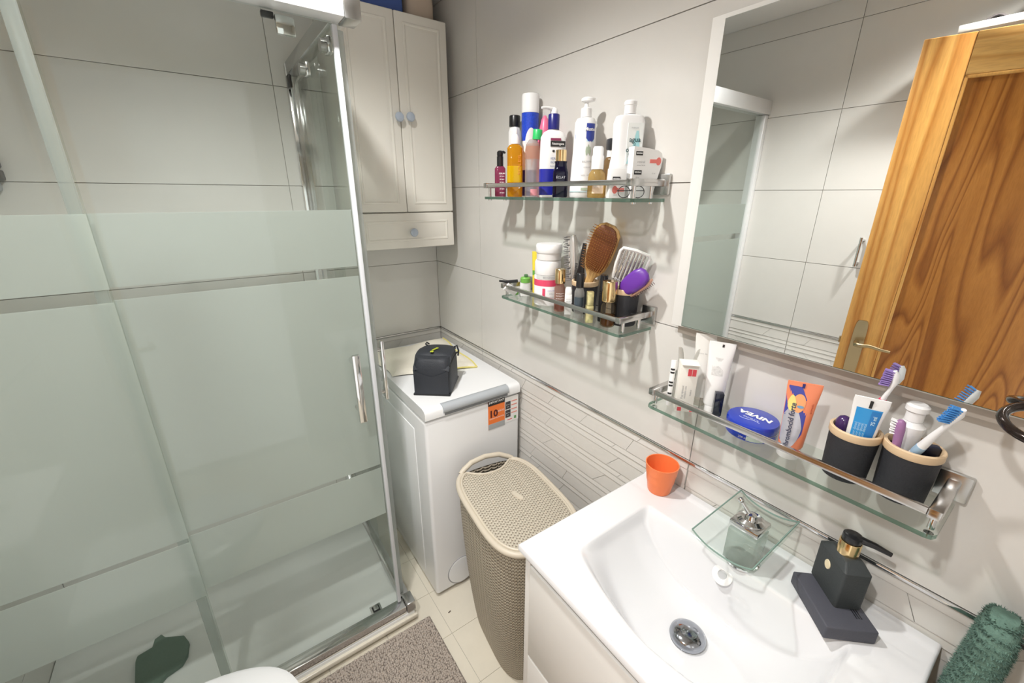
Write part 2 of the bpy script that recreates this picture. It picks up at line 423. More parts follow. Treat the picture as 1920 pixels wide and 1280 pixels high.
t = thing('wall_shelf', 'white floating shelf high on the wall above the oak door, seen in the mirror', 'shelf', (XL, .49, 2.05))
box('board', M_['white'], 0, .18, -.62, 0, 0, .022, t, .002)
for yy in (-.1, -.5): box('bracket', M_['white'], 0, .15, yy-.01, yy+.01, -.02, 0, t, .002)
t = thing('sports_bag', 'black fabric bag lying on the high white shelf, seen in the mirror', 'bag', (XL+.10, .22, 2.072))
bm = bmesh.new(); a_box(bm, -.075, .075, -.22, .13, 0, .11, .03, 4); done('body', bm, mat('black_nylon', (.03, .032, .036), .6, bump=.3), t)
tube('strap', M_['grey'], [(.078, .12, .02), (.085, .115, .05), (.078, .10, .085)], .004, t)
box('pocket', mat('charcoal_nylon', (.05, .052, .056), .6), .07, .083, -.2, .05, .01, .08, t, .005)
o = tag(grid('dark_cloth', mat('dark_grey_cloth', (.06, .05, .05), .9), lambda u, v: (XL+.04+.12*v, .37+.09*u, 2.073+.03*math.sin(PI*u)**2*(1-u)), 10, 6, thick=.004), 'dark crumpled cloth beside the black bag on the high shelf, seen in the mirror', 'cloth')
t = thing('grab_handle', 'small upright chrome handle on the wall behind the oak door, seen in the mirror', 'handle', (XL, .635, 1.235))
tube('bar', M_['chrome'], [(.035, 0, 0), (.035, 0, .125)], .006, t)
for z in (.012, .113): tube('mount', M_['chrome'], [(0, 0, z), (.035, 0, z)], .006, t)

# ================================================================ shower
t = thing('shower_tray', 'white acrylic shower tray on a beige plinth inside the glass enclosure', 'shower tray', (0, 0, 0))
box('plinth', M_['floor'], XL, .385, 1.152, YB_-.002, 0, .032, t, .003)
box('plinth_lip', M_['floor'], XL, .388, 1.140, 1.16, .018, .034, t, .003)
bm = bmesh.new()
prof = [(1.150, .032), (1.150, .046), (1.155, .05), (1.195, .05), (1.205, .046), (1.395, .047), (1.41, .052), (1.46, .077), (1.475, .08), (1.87, .081), (1.883, .085), (1.883, .032)]
for xa, xb in ((XL+.002, .38),):
    A = [bm.verts.new((xa, y, z)) for y, z in prof]; B = [bm.verts.new((xb, y, z)) for y, z in prof]
    for i in range(len(prof)):
        j = (i+1) % len(prof); bm.faces.new((A[i], A[j], B[j], B[i]))
    bm.faces.new(A[::-1]); bm.faces.new(B)
done('basin', bm, M_['acrylic'], t, ang=50)
dr = thing('drain_cover', 'small square chrome drain cover just inside the shower by the door corner', 'drain', (.262, 1.235, .0462))
box('frame', M_['chrome'], -.02, .02, -.02, .02, 0, .006, dr, .002)
box('grate', M_['black'], -.013, .013, -.013, .013, .006, .0068, dr)
box('cap', M_['satin'], -.009, .009, -.009, .009, .0068, .012, dr, .002)

sh = thing('shower_enclosure', 'corner shower enclosure of clear and frosted glass with aluminium rails and sliding doors', 'shower', (0, 0, 0))
box('top_rail', M_['alu'], XL, .350, 1.138, 1.198, 1.905, 1.966, sh, .002)
box('rail_corner', M_['satin'], .3505, .388, 1.137, 1.199, 1.9035, 1.9675, sh, .0015)
box('side_top_rail', M_['satin'], .345, .385, 1.2005, 1.858, 1.925, 1.966, sh, .004)
box('bottom_rail', M_['chrome'], XL, .352, 1.150, 1.196, .0505, .086, sh, .005)
box('bottom_corner', M_['satin'], .3525, .386, 1.146, 1.20, .0505, .096, sh, .004)
box('side_bottom_rail', M_['satin'], .347, .382, 1.2005, 1.858, .0515, .086, sh, .004)
box('wall_profile', M_['chrome'], .343, .387, 1.859, YB_-.001, .086, 1.962, sh, .003)
box('wall_profile', M_['alu'], XL, XL+.03, 1.145, 1.192, .087, 1.904, sh, .003)
def pane(name, axis, c, u0, u1, z0=.087, z1=1.904, frost=True, side=-1):
    th = .003
    b = (u0, u1, c-th, c+th) if axis == 'y' else (c-th, c+th, u0, u1)
    g = box(name, M_['glass'], b[0], b[1], b[2], b[3], z0, z1, sh)
    if frost:
        for a, q in ((1.342, 1.490), (.697, 1.315), (.50, .684)):
            s = c+th*1.15 if side > 0 else c-th*1.15
            lo, hi = min(s, s+side*.0006), max(s, s+side*.0006)
            bb = (u0+.002, u1-.002, lo, hi) if axis == 'y' else (lo, hi, u0+.002, u1-.002)
            box('frosted_band', M_['frost'], bb[0], bb[1], bb[2], bb[3], a, q, g)
    return g
pane('fixed_glass', 'y', 1.161, XL+.012, -.176, side=1)
dg = pane('sliding_door', 'y', 1.186, -.203, .330, side=1)
box('magnet_strip', M_['magnet'], .3305, .343, 1.178, 1.194, .09, 1.90, dg, .003)
box('seal_strip', M_['seal'], -.203, -.182, 1.166, 1.1815, .09, 1.90, dg, .002)
box('handle', M_['chrome'], .268, .290, 1.128, 1.142, .895, 1.107, dg, .004)
for z in (1.078, .925): tube('handle_mount', M_['chrome'], [(.279, 1.142, z), (.279, 1.183, z)], .008, dg, 14)
pane('side_fixed_glass', 'x', .374, 1.52, 1.86, frost=False)
sd = pane('side_sliding_door', 'x', .358, 1.225, 1.585, frost=False)
box('magnet_strip', M_['seal'], .35, .366, 1.212, 1.224, .09, 1.90, sd, .003)
box('handle', M_['chrome'], .394, .406, 1.270, 1.290, .875, 1.085, sd, .004)
for z in (1.055, .905): tube('handle_mount', M_['chrome'], [(.361, 1.28, z), (.394, 1.28, z)], .007, sd, 14)
for y in (1.28, 1.545):
    b = box('roller', M_['chrome'], .338, .352, y-.02, y+.02, 1.862, 1.90, sd, .004)
    lathe('wheel', M_['satin'], [(.016, 0), (.016, .014)], b, 20, loc=(.338, y, 1.88), rot=(0, -PI/2, 0))
box('stopper', M_['black'], .34, .352, 1.815, 1.85, 1.88, 1.92, sh, .003)
for x in (-.10, .235):
    b = box('roller', M_['chrome'], x-.02, x+.02, 1.192, 1.204, 1.862, 1.90, dg, .004)
box('stopper', M_['black'], .19, .215, 1.199, 1.21, 1.892, 1.904, sh, .002)

# black corner caddy in the shower, at the frame's left edge
t = thing('shower_caddy', 'black two tier wall caddy on the back wall inside the shower', 'caddy', (-.50, YB_, 1.56))
for z in (0, .034): box('tier', M_['black'], -.11, .072, -.07, 0, z, z+.028, t, .004)
box('rail', M_['satin'], -.11, .072, -.071, -.067, .029, .033, t, .001)
box('soap_dish', M_['grey'], -.08, .06, -.075, 0, -.03, 0, t, .008)

def tray_z(y): return .0475 if y < 1.40 else (.0475+.0325*(y-1.40)/.07 if y < 1.47 else .081)
FP = [(-.443, 1.382), (-.444, 1.417), (-.442, 1.464), (-.437, 1.484), (-.4, 1.492), (-.395, 1.521), (-.378, 1.529), (-.366, 1.509), (-.315, 1.48), (-.303, 1.453), (-.31, 1.42), (-.326, 1.402), (-.367, 1.391), (-.394, 1.36), (-.42, 1.352)]
bm = bmesh.new()
f = bm.faces.new([bm.verts.new((x, y, 0)) for x, y in FP])
bmesh.ops.triangulate(bm, faces=[f]); bmesh.ops.subdivide_edges(bm, edges=bm.edges[:], cuts=3, use_grid_fill=True)
for v in bm.verts: v.co.z = tray_z(v.co.y) + .003
bmesh.ops.recalc_face_normals(bm, faces=bm.faces)
r = bmesh.ops.extrude_face_region(bm, geom=bm.faces[:])
for e in r['geom']:
    if isinstance(e, bmesh.types.BMVert): e.co.z += .014
tag(done('foot_scrubber', bm, mat('dark_green_rubber', (.15, .215, .175), .7, bump=.4, bscale=120), ang=50), 'dark green foot shaped scrubber mat lying in the white shower tray', 'mat')

# ================================================================ cabinet over the washing machine
t = thing('wall_cabinet', 'tall cream wall cabinet with two moulded doors and a drawer, above the washing machine', 'cabinet', (.462, 1.62, 1.324))
W_, H_ = .40, .798
box('body', M_['cream'], 0, W_, .019, YB_-1.62-.001, 0, H_, t, .002)
def moulded(name, x0, x1, z0, z1, mg):
    d = box(name, M_['cream'], x0, x1, 0, .018, z0, z1, t, .004, 3)
    bm = bmesh.new()
    q = [(x0+mg, z0+mg), (x1-mg, z0+mg), (x1-mg, z1-mg), (x0+mg, z1-mg)]
    steps = [(0, -.0004), (.003, -.0026), (.007, -.0026), (.012, .0012), (.017, -.0004), (.021, -.0010)]
    rings = []
    for ins, y in steps:
        rings.append([bm.verts.new((x + (ins if i in (0, 3) else -ins), y, z + (ins if i in (0, 1) else -ins))) for i, (x, z) in enumerate(q)])
    for a, b in zip(rings, rings[1:]):
        for i in range(4): bm.faces.new((a[i], a[(i+1) % 4], b[(i+1) % 4], b[i]))
    bm.faces.new(rings[-1])
    done('panel_moulding', bm, M_['cream'], d, ang=20)
    return d
knobm = mat('grey_blue_ceramic', (.40, .46, .55), .2, coat=.5)
def knob(x, z, par):
    lathe('knob', knobm, [(.007, -.002), (.006, .008), (.010, .012), (.015, .017), (.0165, .022), (.014, .027), (.007, .030)], par, 24, loc=(x, 0, z), rot=(PI/2, 0, 0))
d = moulded('door', .002, .199, .140, .794, .028); knob(.187, .466, d)
d = moulded('door', .201, .398, .140, .794, .028); knob(.229, .470, d)
d = moulded('drawer', .002, .398, .002, .136, .028); knob(.212, .063, d)
t = thing('storage_basket', 'blue fabric storage basket on top of the cream cabinet', 'basket', (.60, 1.745, 2.123))
bmt = mat('blue_fabric', (.06, .11, .34), .8, bump=.3)
bm = bmesh.new(); a_box(bm, -.125, .118, -.085, .10, 0, .15, .012, 3); done('body', bm, bmt, t)
box('rim', mat('dark_blue_trim', (.03, .06, .2), .8), -.127, .12, -.087, .102, .135, .152, t, .004)
t = thing('laundry_pouch', 'beige canvas pouch on top of the cream cabinet, in the corner', 'bag', (.79, 1.74, 2.123))
pm = mat('beige_canvas', (.50, .41, .33), .85, bump=.3)
loft('body', pm, [(0, .052, .07, 5), (.01, .056, .078, 4), (.06, .056, .08, 4), (.12, .052, .074, 3.5), (.17, .044, .05, 3), (.18, .03, .03, 2)], t, 36)
tube('drawstring', mat('brown_cord', (.16, .08, .05), .8), [(-.045+.09*u/12, -.062+.012*math.sin(u), .162) for u in range(13)], .0025, t, 6)

# ================================================================ washing machine
t = thing('washing_machine', 'white top loading washing machine in the corner with an orange energy sticker', 'washing machine', (.487, 1.18, 0))
bm = bmesh.new(); a_box(bm, 0, .398, 0, .65, .014, .797, .012, 4); done('body', bm, M_['enamel'], t)
bm = bmesh.new()
pr = [(0, .803), (-.004, .806), (-.005, .83), (.003, .841), (.02, .845), (.648, .845), (.648, .803)]
for k in range(1):
    A = [bm.verts.new((0, y, z)) for y, z in pr]; B = [bm.verts.new((.398, y, z)) for y, z in pr]
    for i in range(len(pr)): j = (i+1) % len(pr); bm.faces.new((A[i], A[j], B[j], B[i]))
    bm.faces.new(A[::-1]); bm.faces.new(B)
lid = done('lid', bm, M_['enamel'], t, ang=50)
bm = bmesh.new()
pr = [(-.0056, .818), (-.009, .822), (-.0085, .836), (.0, .8455), (.016, .8472), (.018, .8455), (.01, .840), (-.003, .832)]
A = [bm.verts.new((.068, y, z)) for y, z in pr]; B = [bm.verts.new((.343, y, z)) for y, z in pr]
for i in range(len(pr)): j = (i+1) % len(pr); bm.faces.new((A[i], A[j], B[j], B[i]))
bm.faces.new(A[::-1]); bm.faces.new(B)
done('lid_handle', bm, M_['grey'], lid, ang=60)
box('handle_recess', mat('dark_grey_plastic', (.16, .17, .18), .5), .074, .338, -.0058, -.0045, .8085, .8185, lid)
bm = bmesh.new(); a_tube(bm, [(.115+.063*math.cos(a*PI/20), -.0005, .082+.063*math.sin(a*PI/20)) for a in range(40)], .0018, 6, True)
fc = lathe('filter_cover', M_['enamel'], [(.061, 0), (.060, .003), (.057, .0035)], t, 40, loc=(.115, 0, .082), rot=(PI/2, 0, 0))
done('cover_gap', bm, mat('seam_grey', (.35, .35, .36), .6), t)
box('side_panel', M_['enamel'], -.003, .001, .10, .60, .06, .73, t, .002)
for x in (.03, .368):
    for y in (.04, .61): lathe('foot', M_['black'], [(.019, 0), (.019, .009), (.012, .014)], t, 18, loc=(x, y, 0))
st = box('sticker', mat('orange_label', (.86, .20, .035), .35), .253, .328, -.0009, 0, .683, .808, t)
box('sticker_band', M_['blacktext'], .253, .328, -.0014, -.0008, .783, .808, st)
box('sticker_foot', mat('grey_label', (.38, .40, .41), .4), .253, .328, -.0014, -.0008, .683, .706, st)
text('IMPORTANT', .0125, M_['whitetext'], st, (.2905, -.0016, .7955), bold=.0002, sx=.98)
text('10', .040, mat('maroon_print', (.10, .012, .012), .5), st, (.276, -.0012, .746), bold=.0016)
text('AÑOS', .011, M_['whitetext'], st, (.309, -.0012, .752)); text('GARANTÍA MOTOR', .0075, M_['whitetext'], st, (.2905, -.0012, .727))
s2 = box('sticker', M_['paper'], .3285, .392, -.0009, 0, .690, .797, t)
for z in (.727, .763): box('sticker_square', mat('charcoal_label', (.05, .045, .05), .4), .331, .355, -.0014, -.0008, z-.016, z+.016, s2)
for z in (.727, .763):
    text('A+++', .0075, M_['whitetext'], s2, (.343, -.0016, z+.003)); text('kWh', .005, M_['whitetext'], s2, (.343, -.0016, z-.007))
for z in (.776, .76, .742, .726): box('sticker_line', mat('pink_label', (.75, .30, .25), .5), .359, .386, -.0013, -.0008, z-.002, z+.0025, s2)
box('sticker_line', M_['red'], .340, .362, -.0013, -.0008, .6985, .7015, s2)
box('sticker_tick', mat('green_label', (.12, .35, .12), .5), .372, .382, -.0013, -.0008, .697, .709, s2)

# cream cloth folded on the machine
random.seed(3)
clm = mat('cream_towelling', (.80, .76, .66), .9, bump=.35, bscale=180)
def cl(u, v):
    fl = Vector((.50, 1.50)); fr = Vector((.825, 1.395)); bl = Vector((.50, 1.80)); br = Vector((.87, 1.80))
    p = (fl*(1-u)+fr*u)*(1-v) + (bl*(1-u)+br*u)*v
    e = min(u, 1-u, v, 1-v)
    return (p.x + .006*math.sin(v*9), p.y + .008*math.sin(u*8+1), .8475 + .011*min(1, e*12) + .004*abs(math.sin(u*6.5+v*3)) + .010*max(0, v-.6))
t = thing('folded_cloth', 'cream cloth with yellow edging folded on the washing machine behind the toiletry bag', 'cloth', (0, 0, 0))
grid('cloth', clm, cl, 30, 24, t, ang=80)
ym = mat('yellow_piping', (.75, .66, .22), .8)
def edge(pts): return [Vector(cl(u, v)) + Vector((0, 0, .0015)) for u, v in pts]
bm = bmesh.new(); a_tube(bm, edge([(1, k/20) for k in range(21)]), .0035, 6); done('piping', bm, ym, t)
bm = bmesh.new(); a_tube(bm, edge([(.62+.38*k/20, 0) for k in range(21)]), .0035, 6); done('piping', bm, ym, t)

# toiletry bag
t = thing('toiletry_bag', 'charcoal toiletry bag with a small lime logo standing on the washing machine', 'bag', (.612, 1.335, .8455), R(-39))
nm = mat('charcoal_nylon_weave', (.022, .026, .034), .6, bump=.35, bscale=220)
nd = mat('black_nylon_trim', (.010, .011, .013), .6)
def bsec(z, sx, sy, n=6, cy=0): return (z, .069*sx, .085*sy, n, 0, cy)
loft('body', nm, [bsec(0, .94, .96, 7), bsec(.006, 1, 1), bsec(.05, 1.0, 1.0), bsec(.085, .99, .98, 6), bsec(.108, .95, .95, 5, .003), bsec(.118, .90, .89, 4.5, .006), bsec(.121, .75, .75, 3.5, .008)], t, 48)
def flap(u, v):
    x = (u-.5)*.128*(1+.04*math.sin(v*3)); y = .075-.155*v; z = .1215 + .010*math.sin(PI*min(1, v*1.1)) - (.030*max(0, v-.72)/.28 if v > .72 else 0) - .010*abs(2*u-1)**3
    if v > .86: y = -.0585-.075*.15-.012*(v-.86)/.14
    return (x, y, z)
grid('flap', nm, flap, 16, 20, t, thick=.003, ang=60)
def pocket(u, v):
    a = (u-.5)*2
    return (.062*a, -.0860-.003*(1-a*a)*math.sin(PI*v*.8+.4), .006+(.080-.022*(1-abs(a))**.8)*v)
grid('front_pocket', nm, pocket, 18, 8, t, thick=.002)
box('base_trim', nd, -.067, .067, -.087, .083, .0, .006, t, .002)
bm = bmesh.new(); a_tube(bm, [(.0655, -.068+.145*k/14, .095+.006*math.sin(k/14*PI)) for k in range(15)], .003, 6); done('zip', bm, nd, t)
tube('zip_pull', nd, [(.058, .062, .118), (.068, .066, .122), (.074, .064, .105), (.072, .06, .088)], .0035, t, 8)
tube('zip_pull', nd, [(-.046, .066, .120), (-.054, .070, .124), (-.050, .074, .128), (-.040, .070, .124)], .003, t, 8)
lime = mat('lime_print', (.48, .55, .04), .5)
bm = bmesh.new()
a_tube(bm, [(-.004, -.030, .1345), (.004, -.016, .1350), (.012, -.002, .1340)], .0022, 6); a_tube(bm, [(.012, -.002, .134), (.004, -.0045, .1348)], .0018, 6)
done('logo', bm, lime, t)
box('logo_tag', lime, -.009, .003, -.044, -.033, .1325, .1345, t, .001)

for _c in t.children:
    for _v in _c.data.vertices: _v.co.z *= 1.14
# ================================================================ laundry hamper
t = thing('laundry_hamper', 'tall beige knit pattern plastic laundry hamper between washing machine and vanity', 'hamper', (.655, .895, 0), R(-7))
bg = (.52, .46, .365)
wv = weave_mat('beige_knit_side', (.50, .44, .345), (.13, .105, .075), .0135, .0125)
wl = weave_mat('beige_knit_lid', (.60, .545, .445), (.20, .165, .12), .0150, .0115)
rim = mat('beige_plastic', (.60, .54, .44), .4)
def hs(z, k):   # side section
    rx = .112+.032*k; ry = .172+.042*k
    return (z, rx, ry, 3.6, (1-k)*.012, (1-k)*.004)
loft('body', wv, [hs(.0, -.04), hs(.006, 0), hs(.06, .17), hs(.15, .40), hs(.25, .60), hs(.35, .76), hs(.45, .89), hs(.54, .97), hs(.592, 1.0)], t, 72, cap1=False, uv=1.06)
def rimpts(z, rx, ry, n=3.6, k=72): return [(x, y, z) for x, y in ring_pts(rx, ry, n, k)]
rp = rimpts(.598, .1445, .2145, k=96)
rp = [p for p in rp[24:] + rp[:24] if not (p[1] > .15 and abs(p[0]) < .098)]
k0 = max(range(len(rp)), key=lambda i: (Vector(rp[i])-Vector(rp[i-1])).length)
bm = bmesh.new(); a_tube(bm, rp[k0:]+rp[:k0], .0095, 10); done('rim', bm, rim, t)
def lidf(u, v):
    a = (u*2-1); b = (v*2-1)
    x, y = a*.134, b*.204
    k = (abs(a)**3.6+abs(b)**3.6)**(1/3.6); m = max(abs(a), abs(b), 1e-6); s = m/k if k > 0 else 1
    # square to superellipse
    x *= s; y *= s
    if y > 0:
        y = y - .052*max(0, y/.204)**2*max(0, 1-(abs(x)/.085)**2.5)
    return (x, y, .603 + .006*(1-m**4))
grid('lid', wl, lidf, 40, 60, t, uvs=lambda u, v: lidf(u, v)[:2], ang=80)
bm = bmesh.new()
a_tube(bm, [(.134*math.cos(a)*0+x, y-.052*max(0, y/.204)**2*max(0, 1-(abs(x)/.085)**2.5) if y > 0 else y, .6045) for x, y in ring_pts(.135, .205, 3.6, 80) for a in (0,)], .004, 8, True)
done('lid_edge', bm, rim, t)
tube('handle', rim, [(-.103, .2035, .597), (-.088, .210, .606), (-.055, .219, .620), (0, .223, .626), (.055, .219, .620), (.088, .210, .606), (.103, .2035, .597)], .0095, t, 12)
loft('badge', rim, [(0, .009, .026, 3), (.003, .008, .025, 3)], t, 24, loc=(.012, .0, .6085), rot=(0, 0, R(14)))

# ================================================================ bath mat
random.seed(11)
t = thing('bath_mat', 'grey taupe chenille bath mat on the floor in front of the shower', 'mat', (0, 0, 0))
mm = mat('taupe_chenille', (.46, .40, .35), .95, var=.18, scale=70, bump=.5, bscale=500)
box('backing', mat('taupe_backing', (.25, .215, .19), .95), -.20, .428, .60, 1.128, .0002, .006, t, .002)
bm = bmesh.new()
nx, ny = 96, 80
for i in range(nx):
    for j in range(ny):
        x = -.195 + (i+.5)/nx*.618 + random.uniform(-.002, .002); y = .605 + (j+.5)/ny*.518 + random.uniform(-.002, .002)
        r_ = random.uniform(.0034, .0044); h = random.uniform(.007, .012); dx, dy = random.uniform(-.003, .003), random.uniform(-.003, .003)
        b0 = [bm.verts.new((x+r_*math.cos(a*PI/3), y+r_*math.sin(a*PI/3), .0055)) for a in range(6)]
        b1 = [bm.verts.new((x+dx*.5+r_*1.05*math.cos(a*PI/3), y+dy*.5+r_*1.05*math.sin(a*PI/3), .0055+h*.6)) for a in range(6)]
        tp = bm.verts.new((x+dx, y+dy, .0055+h))
        for a in range(6):
            c = (a+1) % 6; bm.faces.new((b0[a], b0[c], b1[c], b1[a])); bm.faces.new((b1[a], b1[c], tp))
o = done('pile', bm, mm, t, ang=180); o['kind'] = 'stuff'
tag(box('debris', mat('brown_fleck', (.10, .07, .05), .8), -.006, .006, -.002, .002, 0, .002, None, .0008, loc=(.499, 1.10, .0002), rot=(0, 0, .3)), 'tiny brown fleck on the pale floor tiles beside the bath mat', 'fleck')

# ================================================================ toilet
t = thing('toilet', 'white toilet with its lid down, only the lid edge in view', 'toilet', (-.33, .79, 0))
def ts(z, sx, sy, cx=0): return (z, .30*sx, .18*sy, 2.6, cx, 0)
loft('bowl', M_['ceramic'], [ts(0, .62, .62, -.08), ts(.02, .64, .66, -.08), ts(.15, .62, .62, -.07), ts(.27, .80, .86, -.02), ts(.36, .98, .98), ts(.385, 1, 1)], t, 44)
loft('seat', M_['enamel'], [ts(.386, 1.02, 1.02), ts(.39, 1.04, 1.05), ts(.402, 1.04, 1.05), ts(.404, 1.0, 1.0)], t, 48)
loft('lid', M_['enamel'], [ts(.405, 1.03, 1.04), ts(.409, 1.055, 1.06), ts(.425, 1.055, 1.06), ts(.434, 1.0, 1.0), ts(.437, .85, .85)], t, 56)
bm = bmesh.new(); a_box(bm, -.327, -.165, -.19, .19, .43, .70, .025, 4); done('cistern', bm, M_['ceramic'], t)
bm = bmesh.new(); a_box(bm, -.328, -.158, -.195, .195, .7005, .73, .012, 3); done('cistern_lid', bm, M_['ceramic'], t)
lathe('flush_button', M_['chrome'], [(.02, 0), (.02, .005), (.017, .006)], t, 24, loc=(-.245, 0, .73))
# ================================================================ vanity and basin
t = thing('vanity_cabinet', 'white gloss vanity cabinet with two drawers under the basin', 'cabinet', (.452, -.012, 0))
bm = bmesh.new()
a_box(bm, .0, .447, .566, .584, .14, .781, .001); a_box(bm, .0, .447, 0, .018, .14, .781, .001)
a_box(bm, .02, .447, .0185, .5655, .14, .64, .001)
done('carcass', M_['white'], None) if False else done('carcass', bm, M_['white'], t)
box('finger_rail', mat('taupe_rail', (.42, .39, .36), .4), .022, .04, .0185, .5655, .6405, .78, t)
box('drawer', M_['white'], -.006, .0135, .004, .562, .478, .757, t, .003)
box('drawer', M_['white'], -.006, .0135, .004, .562, .15, .4735, t, .003)

X0, X1, Y0, Y1, ZD = .438, .898, -.022, .581, .800
def smooth(a): a = max(0, min(1, a)); return a*a*(3-2*a)
def basin_z(x, y):
    ty = (y-.281)/.213; z = ZD
    if x > .872: z += .0035*smooth((x-.872)/.006)
    if abs(ty) < 1:
        xf = .484 + .048*abs(ty)**1.6; xb = .780
        if xf < x < xb:
            d = .118*(1-abs(ty)**2.5)
            d += .012*smooth((1-abs(ty))*14)
            f = smooth((x-xf)/.085)*.85 + .15*smooth((x-xf)/.02); b = smooth((xb-x)/.036)
            z -= d*min(f, b)*(.55+.45*max(f, b))
    e = min(x-X0, y-Y0, Y1-y)
    if e < .004: z -= .003*(1-max(0, e)/.004)**2
    return z
t = thing('sink', 'white ceramic inset basin and worktop on the vanity cabinet', 'sink', (0, 0, 0))
bm = bmesh.new(); NX, NY = 150, 196
xs = [X0+(X1-X0)*i/NX for i in range(NX+1)]; ys = [Y0+(Y1-Y0)*j/NY for j in range(NY+1)]
V = [[bm.verts.new((x, y, basin_z(x, y))) for y in ys] for x in xs]
for i in range(NX):
    for j in range(NY): bm.faces.new((V[i][j], V[i+1][j], V[i+1][j+1], V[i][j+1]))
ring = [V[i][0] for i in range(NX+1)] + [V[NX][j] for j in range(1, NY+1)] + [V[i][NY] for i in range(NX-1, -1, -1)] + [V[0][j] for j in range(NY-1, 0, -1)]
low = [bm.verts.new((v.co.x, v.co.y, .782)) for v in ring]
for i in range(len(ring)):
    j = (i+1) % len(ring); bm.faces.new((ring[i], low[i], low[j], ring[j]))
done('basin', bm, M_['ceramic'], t, ang=55)
zc = basin_z(.652, .284)
dr = lathe('drain_cover', mat('polished_chrome', (.40, .42, .46), .1, 1.0), [(.033, .002), (.0355, .007), (.0345, .012), (.028, .0185), (.015, .0225), (.002, .0235)], t, 36, loc=(.652, .284, zc))
lathe('drain_ring', M_['chrome'], [(.034, 0), (.034, .002), (.030, .003)], dr, 36)
ov = lathe('overflow_ring', M_['whitep'], [(.021, 0), (.021, .003), (.0185, .0045), (.0095, .004), (.0085, .001)], t, 32, loc=(.7665, .288, .764), rot=(0, R(-52), 0))
lathe('overflow_hole', mat('drain_grey', (.45, .46, .47), .5), [(.0085, 0), (.0085, .0015)], ov, 20)
bm = bmesh.new(); a_tube(bm, [(.55+.33*k/30, .583+.0015*math.sin(k*1.9), .782+.004*math.sin(k*1.3)) for k in range(31)], .005, 6)
done('sealant', bm, M_['whitep'], t)

# glass waterfall tap
t = thing('waterfall_tap', 'waterfall basin tap with a square clear glass plate and chrome lever', 'tap', (.80, .272, .800))
fg = thin_glass('frosted_block', (.88, .92, .90), 1.0, .1, .5, (.80, .85, .82))
tg = thin_glass('tap_glass', (.92, .955, .935), 1.0)
lathe('base_ring', M_['chrome'], [(.034, 0), (.034, .004), (.03, .005)], t, 32)
box('glass_body', fg, -.028, .028, -.028, .028, .005, .082, t, .002)
def pl(u, v):   # u along x (spout to wall), v along y; ends turned up
    s = (v-.5)*2
    return (-.115+.19*u, -.060+.118*v, .083 + .016*abs(s)**2.4 + .006*(u-.3))
gp = grid('glass_plate', tg, pl, 8, 20, t, thick=.006)
gp.data.materials.append(M_['glassedge'])
bm = bmesh.new()
for pts in ([pl(0, k/20) for k in range(21)], [pl(1, k/20) for k in range(21)], [pl(k/8, 0) for k in range(9)], [pl(k/8, 1) for k in range(9)]):
    a_tube(bm, [Vector(p)+Vector((0, 0, .002)) for p in pts], .0016, 6)
done('plate_edge', bm, mat('sea_green_glass_edge', (.20, .30, .26), .15), gp)
cb = box('lever_block', M_['chrome'], -.029, .029, -.029, .029, .089, .102, t, .003)
lathe('dial', M_['chrome'], [(.026, .102), (.026, .107), (.019, .112), (.012, .110), (.009, .118), (.003, .121)], cb, 32)
tube('lever', M_['chrome'], [(0, 0, .112), (-.003, .014, .128), (-.005, .022, .138)], [.0042, .0036, .0034], cb, 12)
bm = bmesh.new(); bmesh.ops.create_uvsphere(bm, u_segments=16, v_segments=10, radius=.0062); done('lever_ball', bm, M_['chrome'], cb, loc=(-.0055, .024, .141))

# soap dispenser on its slate tray
AD = math.atan2(.73, .68)
o = thing('soap_tray', 'dark slate rectangular tray under the black soap dispenser, on the basin ledge', 'tray', (.815, .118, .8005), AD)
bm = bmesh.new(); a_box(bm, -.058, .058, -.044, .040, 0, .028, .003, 3); done('slab', bm, M_['slate'], o)
for k in range(3): box('groove', M_['black'], -.035, .012, -.030+.004*k, -.0285+.004*k, .0288, .0294, o)
t = thing('soap_dispenser', 'faceted black soap dispenser with a gold collar, standing on the slate tray', 'soap dispenser', (.842, .1235, .8286), AD)
bm = bmesh.new()
a_loft(bm, [(0, .0395, .0225, 14), (.078, .0395, .0225, 14), (.090, .026, .0165, 8), (.092, .02, .014, 6)], 40)
done('bottle', bm, mat('black_green_resin', (.034, .040, .042), .6, bump=.2, bscale=300), t, ang=25)
lathe('collar', M_['gold'], [(.0165, .092), (.0165, .117), (.0155, .1185)], t, 32)
ph = lathe('pump_head', M_['black'], [(.0135, .1185), (.015, .121), (.0145, .131), (.010, .134)], t, 28)
tube('nozzle', M_['black'], [(-.004, -.007, .127), (-.017, -.027, .126), (-.029, -.046, .121)], [.007, .0055, .004], ph, 12)
loft('emblem', mat('pale_gold', (.78, .68, .46), .4), [(0, .0075, .0095, 2), (.0012, .007, .009, 2)], t, 24, loc=(.004, .0225, .056), rot=(-PI/2, 0, 0))

t = thing('tumbler', 'bright orange plastic tumbler standing on the far back corner of the basin', 'cup', (.847, .513, .8005))
loft('cup', M_['orange'], [(.001, .024, .024, 2), (0, .028, .028, 2), (.004, .0295, .0295, 2), (.03, .0335, .0335, 2), (.0305, .0345, .0345, 2), (.055, .0375, .0375, 2), (.0555, .0385, .0385, 2), (.078, .041, .041, 2), (.081, .0415, .0415, 2), (.081, .039, .039, 2), (.03, .0325, .0325, 2), (.005, .027, .027, 2)], t, 36)

